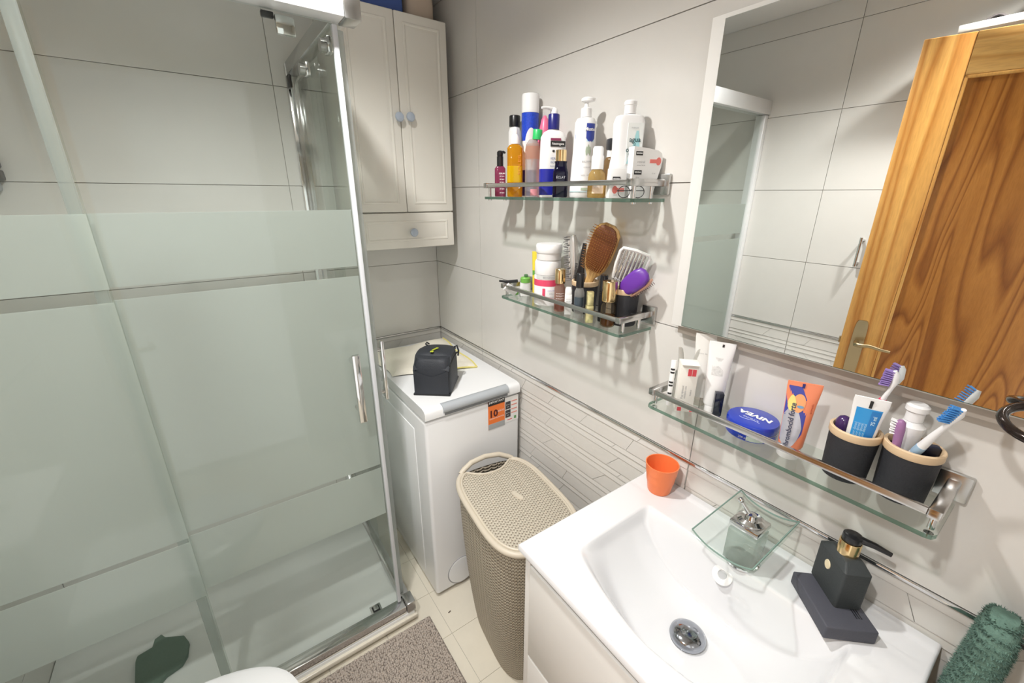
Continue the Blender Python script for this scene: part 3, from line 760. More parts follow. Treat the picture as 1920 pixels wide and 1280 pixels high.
# ================================================================ mirror
t = thing('wall_mirror', 'large wall mirror with a white left border above the basin', 'mirror', (0, 0, 0))
box('backing_panel', M_['white'], .8625, .899, -.19, .553, 1.2425, 1.848, t, .001)
mg = box('mirror_glass', M_['mirror'], .8565, .8615, -.19, .523, 1.2475, 1.838, t)
box('glass_rim', M_['glassedge'], .8575, .8617, -.1905, .5235, 1.2463, 1.8385, mg)
box('lower_strip', mat('taupe_strip', (.50, .45, .40), .55), .880, .899, -.19, .545, 1.220, 1.2422, t, .002)  # plain taupe strip along the wall just below the mirror
t = thing('towel_ring', 'dark bronze ring hanging at the lower edge of the mirror, at the right', 'ring', (.82, -.03, 1.258))
brz = mat('dark_bronze', (.035, .024, .02), .12, .6)
bm = bmesh.new(); a_tube(bm, [(.048*math.cos(a*PI/24), .050*math.sin(a*PI/24), .010*math.cos(a*PI/24)) for a in range(48)], .006, 12, True); done('ring', bm, brz, t)
tube('peg', brz, [(.048, 0, .010), (.058, 0, -.012), (.079, 0, -.030)], .005, t)

# ================================================================ towel and rail
t = thing('towel_rail', 'black towel rail on the right wall beyond the basin', 'towel rail', (.845, -.046, .925))
tube('rail', M_['black'], [(0, 0, 0), (0, -.15, 0)], .007, t)
for y in (-.01, -.145): tube('mount', M_['black'], [(0, y, 0), (.05, y, 0)], .006, t)
random.seed(5)
gm = mat('dark_green_terry', (.12, .21, .17), .95, var=.35, scale=90, bump=.6, bscale=350)
t = thing('hand_towel', 'dark green terry hand towel hanging over the black rail beside the basin', 'towel', (.845, -.060, 0))
secs = []
for k in range(40):
    z = .45 + .505*k/39; q = (k/39)
    s = 1.0 if q < .93 else math.sqrt(max(.02, 1-((q-.93)/.075)**2))
    fl = .040 + .014*(1-q); secs.append((z, fl*s, (.021+.008*(1-q))*(.5+.5*s), 3.2, -.012*(1-q)+.001*math.sin(k*.45), .0015*math.sin(k*.31)))
body = loft('terry', gm, secs, t, 44)
bm = bmesh.new()
me = body.data
for p in me.polygons:
    if p.center.z < .70 or abs(p.normal.z) > .98: continue
    for _ in range(9):
        vs_ = [me.vertices[i].co for i in p.vertices]; w4 = [random.random() for _ in vs_]; s = sum(w4)
        c = sum((v*w_ for v, w_ in zip(vs_, w4)), Vector())/s
        d = (p.normal + Vector((random.uniform(-.7, .7), random.uniform(-.7, .7), random.uniform(-.9, .3)))).normalized()*random.uniform(.003, .006)
        sd = d.cross(Vector((random.random(), random.random(), 1))).normalized()*.0011
        bm.faces.new((bm.verts.new(c-sd), bm.verts.new(c+sd), bm.verts.new(c+d)))
o = done('loops', bm, gm, t, smooth=False); o['kind'] = 'stuff'

# ================================================================ the three glass shelves
def glass_shelf(label, y0, y1, zg):
    """y0..y1 along the right wall, zg top of the glass; front edge 12 cm from the wall"""
    t = thing('glass_shelf', label, 'shelf', (XR, y0, zg), 0, 'glass shelves with chrome gallery rails')
    L = y1-y0
    bm = bmesh.new(); a_box(bm, -.125, -.004, 0, L, -.008, 0, 0)
    es = [e for e in bm.edges if abs(e.verts[0].co.z-e.verts[1].co.z) > .005 and e.verts[0].co.x < -.1]
    bmesh.ops.bevel(bm, geom=es, offset=.012, segments=5, affect='EDGES')
    g = done('glass', bm, M_['shelfglass'], t, smooth=False)
    e = bmesh.new(); pts = [(-.004, .0005, -.004), (-.113, .0005, -.004), (-.1215, .004, -.004), (-.1245, .0125, -.004), (-.1245, L-.0125, -.004), (-.1215, L-.004, -.004), (-.113, L-.0005, -.004), (-.004, L-.0005, -.004)]
    A = [[e.verts.new((p[0]+(-.0008 if abs(p[0]) > .01 else 0), p[1], zz)) for p in pts] for zz in (-.0078, -.0002)]
    for i in range(len(pts)-1): e.faces.new((A[0][i], A[0][i+1], A[1][i+1], A[1][i]))
    eg = thin_glass('shelf_edge_green', (.35, .50, .43), 1.0, .05, .35, (.25, .40, .33))
    done('glass_edge', e, eg, g, smooth=False)
    box('rail', M_['railchrome'], -.124, -.116, .018, L-.018, .028, .040, t, .0015)
    for y in (.002, L-.018):
        b = box('bracket', M_['railchrome'], -.126, -.004, y, y+.016, .026, .042, t, .002)
        box('wall_plate', M_['satin'], -.010, 0, y-.012, y+.028, .008, .054, b, .002)
        for x in (-.105, -.045):
            p = lathe('post', M_['chrome'], [(.0045, 0), (.0045, .027)], t, 14, loc=(x, y+.008, 0))
            lathe('screw_cap', M_['chrome'], [(.006, -.012), (.006, -.008)], p, 14)
    return t
ZT, ZM, ZL = 1.523, 1.209, 1.066
glass_shelf('upper glass shelf crowded with bottles, between cream cabinet and mirror', .635, 1.245, ZT)
glass_shelf('middle glass shelf with brushes and jars, under the bottle shelf', .630, 1.146, ZM)
glass_shelf('lower glass shelf with toothbrush cups, under the mirror', .029, .533, ZL)
# ================================================================ bottles on the upper shelf
GT = 'bottles and cartons on the upper glass shelf'
def on(name, label, cat, x, y, z, face, group=None): return thing(name, label, cat, (x, y, z+.0004), R(face), group)
def hook_pump(par, m, z, r=.008, length=.035, ang=180, drop=.004):
    a = R(ang); d = Vector((math.cos(a), math.sin(a), 0))
    lathe('pump_stem', m, [(r*.55, z), (r*.5, z+.012)], par, 16)
    tube('pump_spout', m, [Vector((0, 0, z+.0125))-d*r*.9, Vector((0, 0, z+.015)), Vector((0, 0, z+.0155))+d*length*.6, Vector((0, 0, z+.0155-drop))+d*length], [r*.9, r*.95, r*.45, r*.35], par, 12)

t = on('serum_bottle', 'small translucent pink serum bottle with black pump, leftmost on the upper shelf', 'bottle', .818, 1.209, ZT, -35, GT)
pk = thin_glass('pink_plastic', (.62, .20, .34), 1, .05, .6, (.55, .13, .27))
loft('bottle', pk, [(0, .016, .011, 4), (.003, .0175, .0125, 4), (.085, .0175, .0125, 4), (.092, .012, .010, 3)], t, 32)
lathe('collar', M_['black'], [(.0105, .0915), (.0105, .121), (.009, .122)], t, 24)
lathe('pump_head', M_['black'], [(.0085, .122), (.010, .124), (.010, .134), (.006, .138)], t, 20)
tube('nozzle', M_['black'], [(0, 0, .132), (.012, -.003, .134), (.017, -.004, .131)], [.006, .004, .003], t, 10)
for z, w_ in ((.07, .012), (.062, .010), (.053, .012), (.044, .009), (.034, .012), (.024, .011), (.012, .013)):
    text('SERUM' if z == .07 else 'oil care', .0062 if z == .07 else .005, M_['whitetext'], t, (.006, -.0131, z), bold=.0001)

t = on('spray_bottle', 'golden oil spray bottle with white nozzle, second from the left on the upper shelf', 'bottle', .811, 1.118, ZT, -38, GT)
ol = thin_glass('amber_bottle', (.90, .55, .04), 1, .05, .72, (.86, .48, .02)); ye = thin_glass('yellow_oil_label', (.98, .83, .02), 1, .05, .9, (.98, .80, .01))
loft('bottle', ol, [(0, .0215, .017, 4), (.003, .0235, .0185, 4), (.138, .0235, .0185, 4), (.146, .017, .014, 3), (.149, .010, .010, 2)], t, 36)
loft('yellow_panel', ye, [(.042, .0238, .0188, 4), (.088, .0238, .0188, 4)], t, 36, cap0=False, cap1=False)
lathe('collar', M_['whitep'], [(.0135, .149), (.0135, .165), (.0085, .176)], t, 24)
loft('nozzle', M_['whitep'], [(.176, .0075, .0075, 3), (.188, .0075, .0085, 3, 0, -.001), (.195, .005, .007, 3, 0, 0)], t, 20)
text('SOLEIL', .0125, mat('orange_print', (.72, .27, .03), .5), t, (.0145, -.0192, .092), rot=(PI/2, -PI/2, 0), sx=1.6)
text('huile', .008, M_['whitetext'], t, (.0145, -.0192, .032), rot=(PI/2, -PI/2, 0))

t = on('lotion_bottle', 'slim white bottle with tall black cap, behind the golden oil spray', 'bottle', .868, 1.199, ZT, -35, GT)
lathe('bottle', M_['whitep'], [(.018, 0), (.020, .003), (.020, .195), (.016, .206), (.013, .209)], t, 28)
lathe('cap', M_['black'], [(.0175, .2095), (.0175, .238), (.016, .241)], t, 28)

t = on('spray_can', 'tallest item on the upper shelf, a white capped spray can with blue band', 'spray can', .866, 1.117, ZT, -30, GT)
wc = mat('white_can_paint', (.80, .80, .82), .3)
lathe('can', wc, [(.024, 0), (.0255, .003), (.0255, .232), (.024, .236)], t, 36)
bl = mat('cobalt_print', (.015, .06, .52), .35, var=.5, scale=220)
loft('blue_band', bl, [(.160, .0257, .0257, 2), (.236, .0257, .0257, 2)], t, 36, cap0=False, cap1=False)
patch('white_arch', wc, .0258, .0258, -42, 42, .155, .195, t, .0003, 14, 1, lambda u, v, z: .155+(z-.155)*math.sin(PI*u)**.6 if v > 0 else z)
loft('dark_base_band', M_['navy'], [(.003, .0256, .0256, 2), (.078, .0256, .0256, 2)], t, 36, cap0=False, cap1=False)
patch('orange_swirl', mat('salmon_print', (.80, .38, .26), .5), .0258, .0258, 5, 22, .10, .15, t, .0003, 6, 6, lambda u, v, z: z+.03*(u-.5))
lathe('cap', M_['whitep'], [(.0262, .2365), (.0262, .282), (.024, .287), (.012, .288)], t, 36)

t = on('teardrop_bottle', 'pink teardrop shaped bottle beside the blue banded spray can', 'bottle', .868, 1.050, ZT, -30, GT)
lathe('bottle', mat('coral_pink', (.78, .16, .30), .35), [(.018, 0), (.021, .004), (.021, .10), (.020, .15), (.016, .185), (.010, .212), (.004, .222), (.001, .223)], t, 30)

t = on('micellar_bottle', 'clear bottle of pinkish liquid with a bright green cap', 'bottle', .822, 1.046, ZT, -30, GT)
cg = thin_glass('clear_bottle', (.90, .90, .89), 1, 0, .35, (.80, .80, .79)); pl_ = thin_glass('peach_liquid', (.93, .70, .60), .6, .1, .4, (.85, .58, .47))
lathe('bottle', cg, [(.019, 0), (.0215, .003), (.0215, .125), (.0195, .143), (.012, .154), (.010, .156)], t, 32)
loft('peach_label', pl_, [(.104, .0217, .0217, 2), (.128, .0215, .0215, 2), (.144, .0192, .0192, 2)], t, 32, cap0=False, cap1=False)
patch('pink_label', mat('rose_print', (.80, .33, .36), .5), .0217, .0217, -20, 35, .004, .022, t)
lathe('cap', mat('bright_green_cap', (.03, .50, .13), .35), [(.0135, .156), (.0135, .180), (.012, .182)], t, 24, rot=(R(3), R(4), 0))

t = on('pump_bottle', 'white pump bottle with navy collar and navy lower label', 'bottle', .832, .968, ZT, -24, GT)
A_ = (.0365, .0195, 3.2)
loft('bottle', M_['whitep'], [(0, .0345, .018, 3.2), (.003, *A_), (.09, *A_), (.155, .0345, .019, 3), (.167, .027, .016, 2.6), (.174, .014, .012, 2)], t, 44)
lathe('collar', M_['navy'], [(.0155, .1745), (.0155, .210), (.014, .212)], t, 28)
lathe('pump_head', M_['whitep'], [(.010, .212), (.010, .222), (.007, .227)], t, 20)
tube('nozzle', M_['whitep'], [(0, 0, .2235), (-.02, -.006, .2255), (-.038, -.012, .2245)], [.0055, .004, .003], t, 12)
def flatlab(name, m, x0, x1, z0, z1, y, par, th=.0006, bev=0): return box(name, m, x0, x1, y-th, y, z0, z1, par)
lab = loft('navy_label', mat('navy_label', (.015, .02, .30), .35), [(.006, .0367, .0197, 3.2), (.074, .0367, .0197, 3.2)], t, 44, cap0=False, cap1=False)
text('Neutrogena', .0088, M_['whitetext'], t, (.008, -.0207, .1375), bold=.0001, sx=.8)
flatlab('logo_box', M_['blacktext'], -.013, .029, .1305, .1445, -.0196, t, .0007)
flatlab('red_strip', mat('plum_print', (.25, .03, .09), .5), -.013, .016, .1455, .1515, -.0196, t, .0007)
box('fist_mark', M_['blacktext'], -.007, -.001, -.0203, -.0196, .117, .122, t, .0008)
text('HIDRATACIÓN', .0082, mat('blue_grey_print', (.14, .17, .34), .5), t, (.008, -.0205, .1005), sx=.72); text('PROFUNDA', .0082, bpy.data.materials['blue_grey_print'], t, (.004, -.0205, .0905), sx=.72)
text('loción corporal', .005, bpy.data.materials['blue_grey_print'], t, (.003, -.0205, .0815))
bm = bmesh.new(); a_tube(bm, [(.012+.0125*math.cos(a*PI/12), -.0203, .050+.0165*math.sin(a*PI/12)) for a in range(24)], .0012, 6, True); done('emblem_ring', bm, mat('pale_pink_print', (.80, .62, .62), .5), t)
loft('emblem', M_['red'], [(0, .0085, .012, 2), (.0008, .0085, .012, 2)], t, 20, loc=(.012, -.0199, .050), rot=(PI/2, 0, 0))
text('24h', .006, M_['whitetext'], t, (.010, -.0207, .020))

t = on('perfume_bottle', 'small dark blue glass perfume bottle with gold cap at the shelf front', 'bottle', .808, .906, ZT, -38, GT)
db = thin_glass('midnight_glass', (.03, .03, .14), 1, .02, .55, (.012, .010, .07))
loft('bottle', db, [(0, .0185, .0165, 5), (.003, .020, .018, 5), (.062, .020, .018, 5), (.074, .0165, .015, 4), (.084, .0155, .014, 3), (.090, .017, .015, 3)], t, 36)
lathe('cap', M_['gold'], [(.0145, .0905), (.0145, .117), (.0135, .118)], t, 32)
text('ÉCLAT', .0082, mat('silver_print', (.55, .56, .60), .4), t, (.0, -.0184, .050))

t = on('pump_bottle', 'tall white pump bottle with a blue shield logo and leaf drawing', 'bottle', .848, .862, ZT, -40, GT)
lathe('bottle', M_['whitep'], [(.031, 0), (.033, .003), (.0335, .02), (.0315, .07), (.0285, .12), (.0275, .16), (.0268, .180), (.022, .189), (.0135, .192)], t, 40)
lathe('collar', M_['whitep'], [(.0138, .1925), (.0138, .212), (.011, .214)], t, 28)
lathe('pump_stem', M_['whitep'], [(.0075, .214), (.0055, .219), (.0045, .226)], t, 20)
loft('pump_head', M_['whitep'], [(.2262, .007, .007, 2), (.229, .017, .012, 2, .003, 0), (.2345, .018, .012, 2, .004, 0), (.238, .010, .008, 2, .002, 0)], t, 28)
mb = mat('shield_blue', (.035, .06, .36), .35)
patch('shield_logo', mb, .0275, .0275, 2, 52, .142, .176, t, .0006, 10, 8, lambda u, v, z: z - (.010*(1-v))*(1-abs(2*u-1)**2)+0)
patch('sky_underline', mat('sky_print', (.35, .62, .80), .4), .0277, .0277, 6, 48, .127, .141, t, .0004, 10, 4, lambda u, v, z: z - .009*(1-abs(2*u-1)**2))
text('Mustela', .0108, M_['whitetext'], t, None, wrap=(.0284, .0284, 27, .1625), bold=.0003)
patch('side_label', mat('pale_blue_print', (.55, .60, .74), .5), .0275, .0275, -72, -58, .142, .152, t, .0005, 4, 1)
lf = mat('sage_print', (.42, .50, .38), .5)
def leaf(a, zc, s): patch('leaf_print', lf, .0288, .0288, a-7*s, a+7*s, zc-.012*s, zc+.012*s, t, .0012, 8, 4, lambda u, v, z: zc + (z-zc)*math.sin(PI*u)**.8)
leaf(8, .112, .9); leaf(24, .112, .9); leaf(16, .117, .9)
text('BÁLSAMO', .006, M_['greytext'], t, None, wrap=(.0308, .0308, 12, .087)); text('corporal', .005, M_['greytext'], t, None, wrap=(.0316, .0316, 12, .074)); text('bebé - niño', .0052, M_['greytext'], t, None, wrap=(.0324, .0324, 8, .055))
patch('sage_band', lf, .0334, .0334, -10, 60, .018, .024, t, .0006, 14, 2); patch('teal_band', mat('teal_print', (.45, .58, .60), .5), .0336, .0336, -85, 60, .013, .016, t, .0006, 20, 2)

t = on('foam_bottle', 'short clear bottle of golden foam wash with a white cap', 'bottle', .808, .773, ZT, -32, GT)
gl = thin_glass('golden_liquid', (.84, .66, .30), 1, .05, .55, (.78, .60, .28))
lathe('bottle', gl, [(.019, 0), (.021, .003), (.021, .045), (.0195, .055), (.0145, .062), (.013, .065)], t, 32)
patch('label', mat('peach_label', (.86, .66, .48), .5), .0211, .0211, -40, 40, .010, .036, t)
text('Avène', .009, M_['whitetext'], t, None, wrap=(.0214, .0214, 0, .026))
lathe('cap', M_['whitep'], [(.0145, .065), (.0145, .094), (.0125, .097), (.0125, .112), (.010, .116)], t, 28)

t = on('dropper_bottle', 'amber bottle with dark grey cap, half hidden behind the golden foam wash', 'bottle', .870, .787, ZT, -30, GT)
lathe('bottle', thin_glass('brown_liquid', (.62, .45, .26), 1, .05, .6, (.48, .33, .17)), [(.015, 0), (.017, .003), (.017, .088), (.012, .096)], t, 28)
lathe('neck', M_['whitep'], [(.011, .0965), (.011, .112)], t, 20)
box('cap', mat('graphite_cap', (.03, .033, .038), .35), -.0125, .0125, -.0125, .0125, .1125, .139, t, .004)

t = on('cologne_bottle', 'big white faceted cologne bottle with turquoise lettered label, at right of the upper shelf', 'bottle', .852, .724, ZT, -32, GT)
loft('bottle', M_['whitep'], [(0, .040, .021, 5), (.003, .0425, .0225, 5), (.04, .041, .022, 5), (.10, .033, .0205, 5), (.165, .034, .021, 5), (.178, .030, .018, 4), (.182, .0135, .012, 2)], t, 44, ang=25)
lathe('cap', M_['whitep'], [(.0135, .1825), (.0135, .200), (.0145, .201), (.0145, .208), (.012, .2105)], t, 28)
box('front_label', mat('pale_label', (.80, .83, .82), .5), -.008, .028, -.0222, -.0208, .075, .162, t)
bm = bmesh.new()
pv = [bm.verts.new((x, -.0226, z)) for x, z in ((-.006, .076), (.026, .076), (.022, .112), (.019, .135), (.017, .146), (.012, .146), (.006, .115), (-.002, .09))]
bm.faces.new(pv); done('turquoise_bottle_print', bm, mat('turquoise_print', (.38, .68, .72), .5), t)
dk = mat('teal_black_print', (.03, .10, .11), .5)
text('agua', .0150, dk, t, (.010, -.0232, .127), bold=.0002); text('d', .009, dk, t, (.010, -.0232, .117)); text('colonia', .0150, dk, t, (.009, -.0232, .1055), bold=.0003, sx=.85); text('fresca', .013, dk, t, (.010, -.0232, .094), bold=.0002, sx=.9)
text('instituto', .005, M_['greytext'], t, (.008, -.0232, .152))

redk = mat('faded_red_print', (.78, .20, .17), .5)
def tagbox(par, x, z, y, s=1.0, word='SESDERMA'):
    box('brand_tag', M_['blacktext'], x-.0085*s, x+.0085*s, y-.0006, y, z-.0042*s, z+.0042*s, par)
    text(word, .0040*s, M_['whitetext'], par, (x, y-.0009, z), bold=.00015, sx=.78)
def keyprint(par, x, z, y, flip=1, s=1.0):
    k = loft('key_print', redk, [(0, .0062*s, .0085*s, 2), (.0005, .0062*s, .0085*s, 2)], par, 20, loc=(x, y, z), rot=(PI/2, 0, 0))
    box('key_print', redk, *( (x-.022*s, x-.004*s) if flip > 0 else (x+.004*s, x+.022*s)), y-.0006, y, z-.004*s, z+.004*s, par)
t = on('carton', 'white rounded carton with red key print, rightmost at the back of the upper shelf', 'carton', .860, .675, ZT, -22, GT)
bm = bmesh.new()
ol_ = [(-.036, 0), (.020, 0), (.029, .042), (.036, .068), (.038, .085), (.034, .098), (.024, .103), (.0, .107), (-.036, .1105)]
A = [bm.verts.new((x, -.0125, z)) for x, z in ol_]; B = [bm.verts.new((x, .0125, z)) for x, z in ol_]
bm.faces.new(A); bm.faces.new(B[::-1])
for i in range(len(ol_)): j = (i+1) % len(ol_); bm.faces.new((A[i], B[i], B[j], A[j]))
done('carton', bm, M_['paper'], t, smooth=False)
tagbox(t, -.022, .096, -.0125); tagbox(t, -.022, .056, -.0125, 1.1); keyprint(t, .028, .080, -.0125)
text('retinal', .0075, M_['greytext'], t, (-.016, -.0128, .078)); text('crema facial', .0045, M_['greytext'], t, (-.016, -.0128, .071)); text('15 ml', .004, M_['greytext'], t, (.018, -.0128, .054)); text('50 ml', .004, M_['greytext'], t, (-.022, -.0128, .045))
t = on('carton', 'small upright white carton with black tag and red key print, front of upper shelf', 'carton', .804, .706, ZT, -30, GT)
box('carton', M_['paper'], -.019, .019, -.011, .011, 0, .064, t, .0006)
tagbox(t, -.004, .042, -.011, 1.05); keyprint(t, -.006, .018, -.011, -1); text('serum', .004, M_['greytext'], t, (-.004, -.0115, .007))
t = on('eyeglasses', 'thin black wire eyeglasses lying at the right end of the upper shelf', 'eyeglasses', .806, .662, ZT, -32, None)
for s in (-1, 1):
    bm = bmesh.new(); a_tube(bm, [(s*.0165+.0135*math.cos(a*PI/14), 0, .0135+.0125*math.sin(a*PI/14)) for a in range(28)], .0009, 6, True); done('lens_rim', bm, M_['black'], t)
    loft('lens', thin_glass('spectacle_lens', (.96, .97, .97), 1.0), [(0, .013, .012, 2), (.0008, .013, .012, 2)], t, 24, loc=(s*.0165, .0004, .0135), rot=(PI/2, 0, 0))
    tube('temple', M_['black'], [(s*.030, 0, .016), (s*.031, .004, .0165), (-s*.002, .008 if s > 0 else .006, .016)], .0009, t, 6)
tube('bridge', M_['black'], [(-.0035, 0, .017), (0, -.001, .0185), (.0035, 0, .017)], .0009, t, 6)

# ================================================================ middle shelf
GM = 'toiletries on the middle glass shelf'
t = on('cream_tube', 'small white tube with green cap at the left of the middle shelf', 'tube', .838, 1.092, ZM, -40, GM)
gr = mat('leaf_green_plastic', (.16, .42, .07), .4)
loft('tube', M_['whitep'], [(0, .016, .003, 3), (.02, .018, .010, 2.5), (.046, .017, .015, 2)], t, 28)
lathe('cap', gr, [(.0165, .0465), (.0165, .060), (.013, .064)], t, 24)
box('flip_top', mat('dark_green_plastic', (.06, .16, .06), .5), -.004, .008, -.006, .006, .064, .073, t, .002)
t = on('cream_tube', 'small crumpled white tube lying beside the green capped tube', 'tube', .815, 1.118, ZM, -40, GM)
loft('tube', M_['whitep'], [(0, .013, .011, 2.5), (.02, .013, .010, 2.5), (.045, .014, .003, 3)], t, 24, loc=(0, 0, .012), rot=(R(35), R(-50), 0))
lathe('cap', gr, [(.008, -.010), (.008, 0)], t, 18, loc=(0, 0, .012), rot=(R(35), R(-50), 0))
t = on('yellow_tube', 'thin yellow tube standing behind the white jars', 'tube', .872, 1.082, ZM, -40, GM)
loft('tube', mat('yellow_plastic', (.85, .68, .06), .4), [(.0, .009, .009, 2), (.07, .0095, .009, 2), (.146, .012, .0015, 3)], t, 24)
patch('green_band', gr, .0097, .0092, -70, 70, .070, .085, t, .0004)
t = thing('eyeliner', 'black eyeliner pencil lying across the left end of the middle shelf rail', 'pencil', (.783, 1.134, ZM+.0445), R(-12), None)
tube('pencil', M_['black'], [(-.006, .03, .001), (.012, .012, 0), (.040, -.016, .0055)], [.0035, .0045, .0055], t, 12)

def jar(par_label, x, y, z, face, big, group):
    t = on('jar', par_label, 'jar', x, y, z, face, group); return t
t = jar('white plastic jar with a pink red band, under another jar on the middle shelf', .829, .969, ZM, -35, True, GM)
lathe('jar', M_['whitep'], [(.036, 0), (.0405, .004), (.0405, .090), (.038, .094)], t, 40)
lathe('lid', M_['whitep'], [(.039, .0945), (.0395, .096), (.0395, .130), (.037, .136)], t, 40)
rb = mat('raspberry_print', (.72, .07, .15), .4)
loft('band', rb, [(.062, .0408, .0408, 2), (.081, .0408, .0408, 2)], t, 40, cap0=False, cap1=False)
patch('red_mark', rb, .0408, .0408, -26, -14, .022, .056, t); patch('grey_label', mat('pale_grey_print', (.62, .63, .62), .5), .0408, .0408, -60, 40, .083, .094, t)
text('BIOGENICS', .0075, M_['greytext'], t, None, wrap=(.0412, .0412, 2, .0885)); text('natural', .0075, mat('lilac_print', (.45, .40, .62), .5), t, None, wrap=(.0412, .0412, 10, .050)); text('300 g', .006, M_['greytext'], t, None, wrap=(.0412, .0412, 12, .040)); text('collagen', .006, M_['greytext'], t, None, wrap=(.0412, .0412, 12, .030))
t = jar('small white jar stacked on top of the pink banded jar', .830, .967, ZM+.1362, -35, False, GM)
lathe('jar', mat('milky_plastic', (.72, .71, .70), .35), [(.034, 0), (.037, .003), (.037, .022)], t, 40)
lathe('lid', M_['whitep'], [(.0385, .0222), (.0395, .024), (.0395, .043), (.037, .0475)], t, 40)

t = on('perfume_bottle', 'rose pink glass perfume bottle with gold cap, in front of the jars', 'bottle', .803, .883, ZM, -35, GM)
rs = thin_glass('rose_glass', (.80, .62, .55), 1, .02, .3, (.70, .47, .40))
lathe('bottle', rs, [(.013, 0), (.0155, .002), (.0155, .068), (.012, .076), (.010, .082)], t, 28)
lathe('liquid', thin_glass('rose_liquid', (.72, .42, .33), .5, .05, .3, (.60, .30, .22)), [(.012, .004), (.013, .006), (.013, .018)], t, 24)
lathe('cap', M_['gold'], [(.0145, .0825), (.0150, .084), (.0150, .121), (.0135, .123)], t, 28)
for z in (.055, .048, .040): text('eau de parfum', .0045, M_['whitetext'], t, None, wrap=(.0157, .0157, 0, z))
t = on('small_box', 'little white capped box beside the rose perfume bottle', 'box', .802, .845, ZM, -40, GM)
box('box', M_['paper'], -.0095, .0095, -.0085, .0085, 0, .058, t, .001); loft('cap', M_['whitep'], [(.058, .0095, .0085, 5), (.070, .0095, .0085, 5), (.077, .007, .006, 4)], t, 24)
for z in (.045, .038, .022): text('nail care', .004, M_['greytext'], t, (0, -.0089, z))
t = on('roller_bottle', 'clear glass bottle with black cap and dark label, centre front of the middle shelf', 'bottle', .799, .799, ZM, -36, GM)
lathe('bottle', cg, [(.012, 0), (.0135, .002), (.0135, .072), (.010, .082), (.007, .085)], t, 28)
loft('dark_label', mat('slate_label', (.05, .07, .09), .4), [(.034, .0137, .0137, 2), (.060, .0137, .0137, 2)], t, 28, cap0=False, cap1=False)
lathe('cap', M_['black'], [(.0105, .0855), (.0105, .121), (.009, .123)], t, 24)
t = on('lipstick', 'patterned gold lipstick tube at the front of the middle shelf', 'lipstick', .793, .753, ZM, -36, GM)
box('base', mat('gold_pattern', (.72, .62, .32), .3, .7, var=.5, scale=160), -.0095, .0095, -.0095, .0095, 0, .046, t, .001); box('cap', bpy.data.materials['gold_pattern'], -.0085, .0085, -.0085, .0085, .0465, .083, t, .001)
t = on('mascara', 'slim black mascara tube behind the gold lipstick', 'mascara', .828, .741, ZM, -36, GM)
lathe('tube', M_['black'], [(.010, 0), (.0105, .002), (.0105, .075)], t, 24); lathe('cap', mat('gloss_black', (.01, .01, .012), .08), [(.0105, .0755), (.0105, .122), (.009, .124)], t, 24)
t = on('perfume_bottle', 'clear perfume bottle of amber liquid with wide gold cap, right front of the middle shelf', 'bottle', .806, .700, ZM, -36, GM)
lathe('bottle', thin_glass('smoky_glass', (.62, .56, .46), 1, 0, .2, (.25, .2, .14)), [(.015, 0), (.0185, .003), (.0185, .055), (.012, .066)], t, 32)
lathe('liquid', thin_glass('amber_perfume', (.70, .42, .10), .6, .05, .5, (.55, .28, .05)), [(.014, .003), (.0165, .006), (.0165, .030)], t, 28)
lathe('cap', M_['gold'], [(.0175, .0665), (.0185, .068), (.0185, .116), (.017, .118)], t, 36)

def cup(label, x, y, z, r, h, group='black cups with pale wooden rims'):
    t = thing('holder_cup', label, 'cup', (x, y, z+.0004), 0, group)
    k = r
    lathe('cup', M_['blackmatt'], [(k*.86, 0), (k*.90, .003), (k*.985, h-.012), (k*.985, h-.0125), (k*.90, h-.0125), (k*.80, .006), (.002, .0055)], t, 40, cap1=False)
    lathe('rim', M_['bamboo'], [(k, h-.0135), (k*1.03, h-.012), (k*1.03, h-.001), (k*1.0, h), (k*.91, h), (k*.88, h-.002), (k*.88, h-.0125), (k, h-.0135)], t, 40, cap0=False, cap1=False)
    return t
cup('black cup with pale rim holding the paddle brush, at the back of the middle shelf', .858, .838, ZM, .037, .092)
cup('black cup with pale rim holding the purple brush, right end of the middle shelf', .858, .692, ZM, .035, .096)

def frame_to(loc, axis, front):
    """rotation whose local z runs along axis and whose local -y faces front"""
    z = Vector(axis).normalized(); f = Vector(front); f = (f - z*f.dot(z)).normalized(); y = -f; x = y.cross(z)
    return Matrix(((x.x, y.x, z.x, loc[0]), (x.y, y.y, z.y, loc[1]), (x.z, y.z, z.z, loc[2]), (0, 0, 0, 1)))
def posed(name, label, cat, loc, axis, front, group=None):
    o = thing(name, label, cat, (0, 0, 0), 0, group); o.matrix_world = frame_to(loc, axis, front); return o
GB = 'hair brushes in the cups'
# paddle brush
pt, pb = Vector((.868, .768, 1.458)), Vector((.852, .846, 1.232))
t = posed('paddle_brush', 'large wooden paddle hairbrush with red brown cushion, standing in the black cup', 'hairbrush', pb, pt-pb, (-.80, -.25, 0), GB)
Lb = (pt-pb).length
wd = wood_mat('brush_wood', (.40, .20, .06), (.66, .42, .17), 'Z', 6, .35, 5)
def bsecs(pts, ey=.006):
    return [(z, rx, ry, 3) for z, rx, ry in pts]
loft('handle', wd, bsecs([(0, .009, .006), (.02, .011, .007), (.06, .010, .007), (.088, .013, .007), (.10, .022, .0065), (.118, .033, .006), (.15, .039, .006), (.19, .040, .006), (.22, .037, .006), (Lb-.008, .028, .005), (Lb, .014, .003)]), t, 36)
csec = [(.108, .018, .002), (.116, .026, .004), (.14, .034, .007), (.18, .036, .008), (.212, .034, .007), (Lb-.010, .022, .004), (Lb-.006, .012, .002)]
cushion = loft('cushion', mat('red_brown_rubber', (.16, .045, .012), .5), [(z, rx, ry, 2.6, 0, -.0062) for z, rx, ry in csec], t, 36)
bm = bmesh.new()
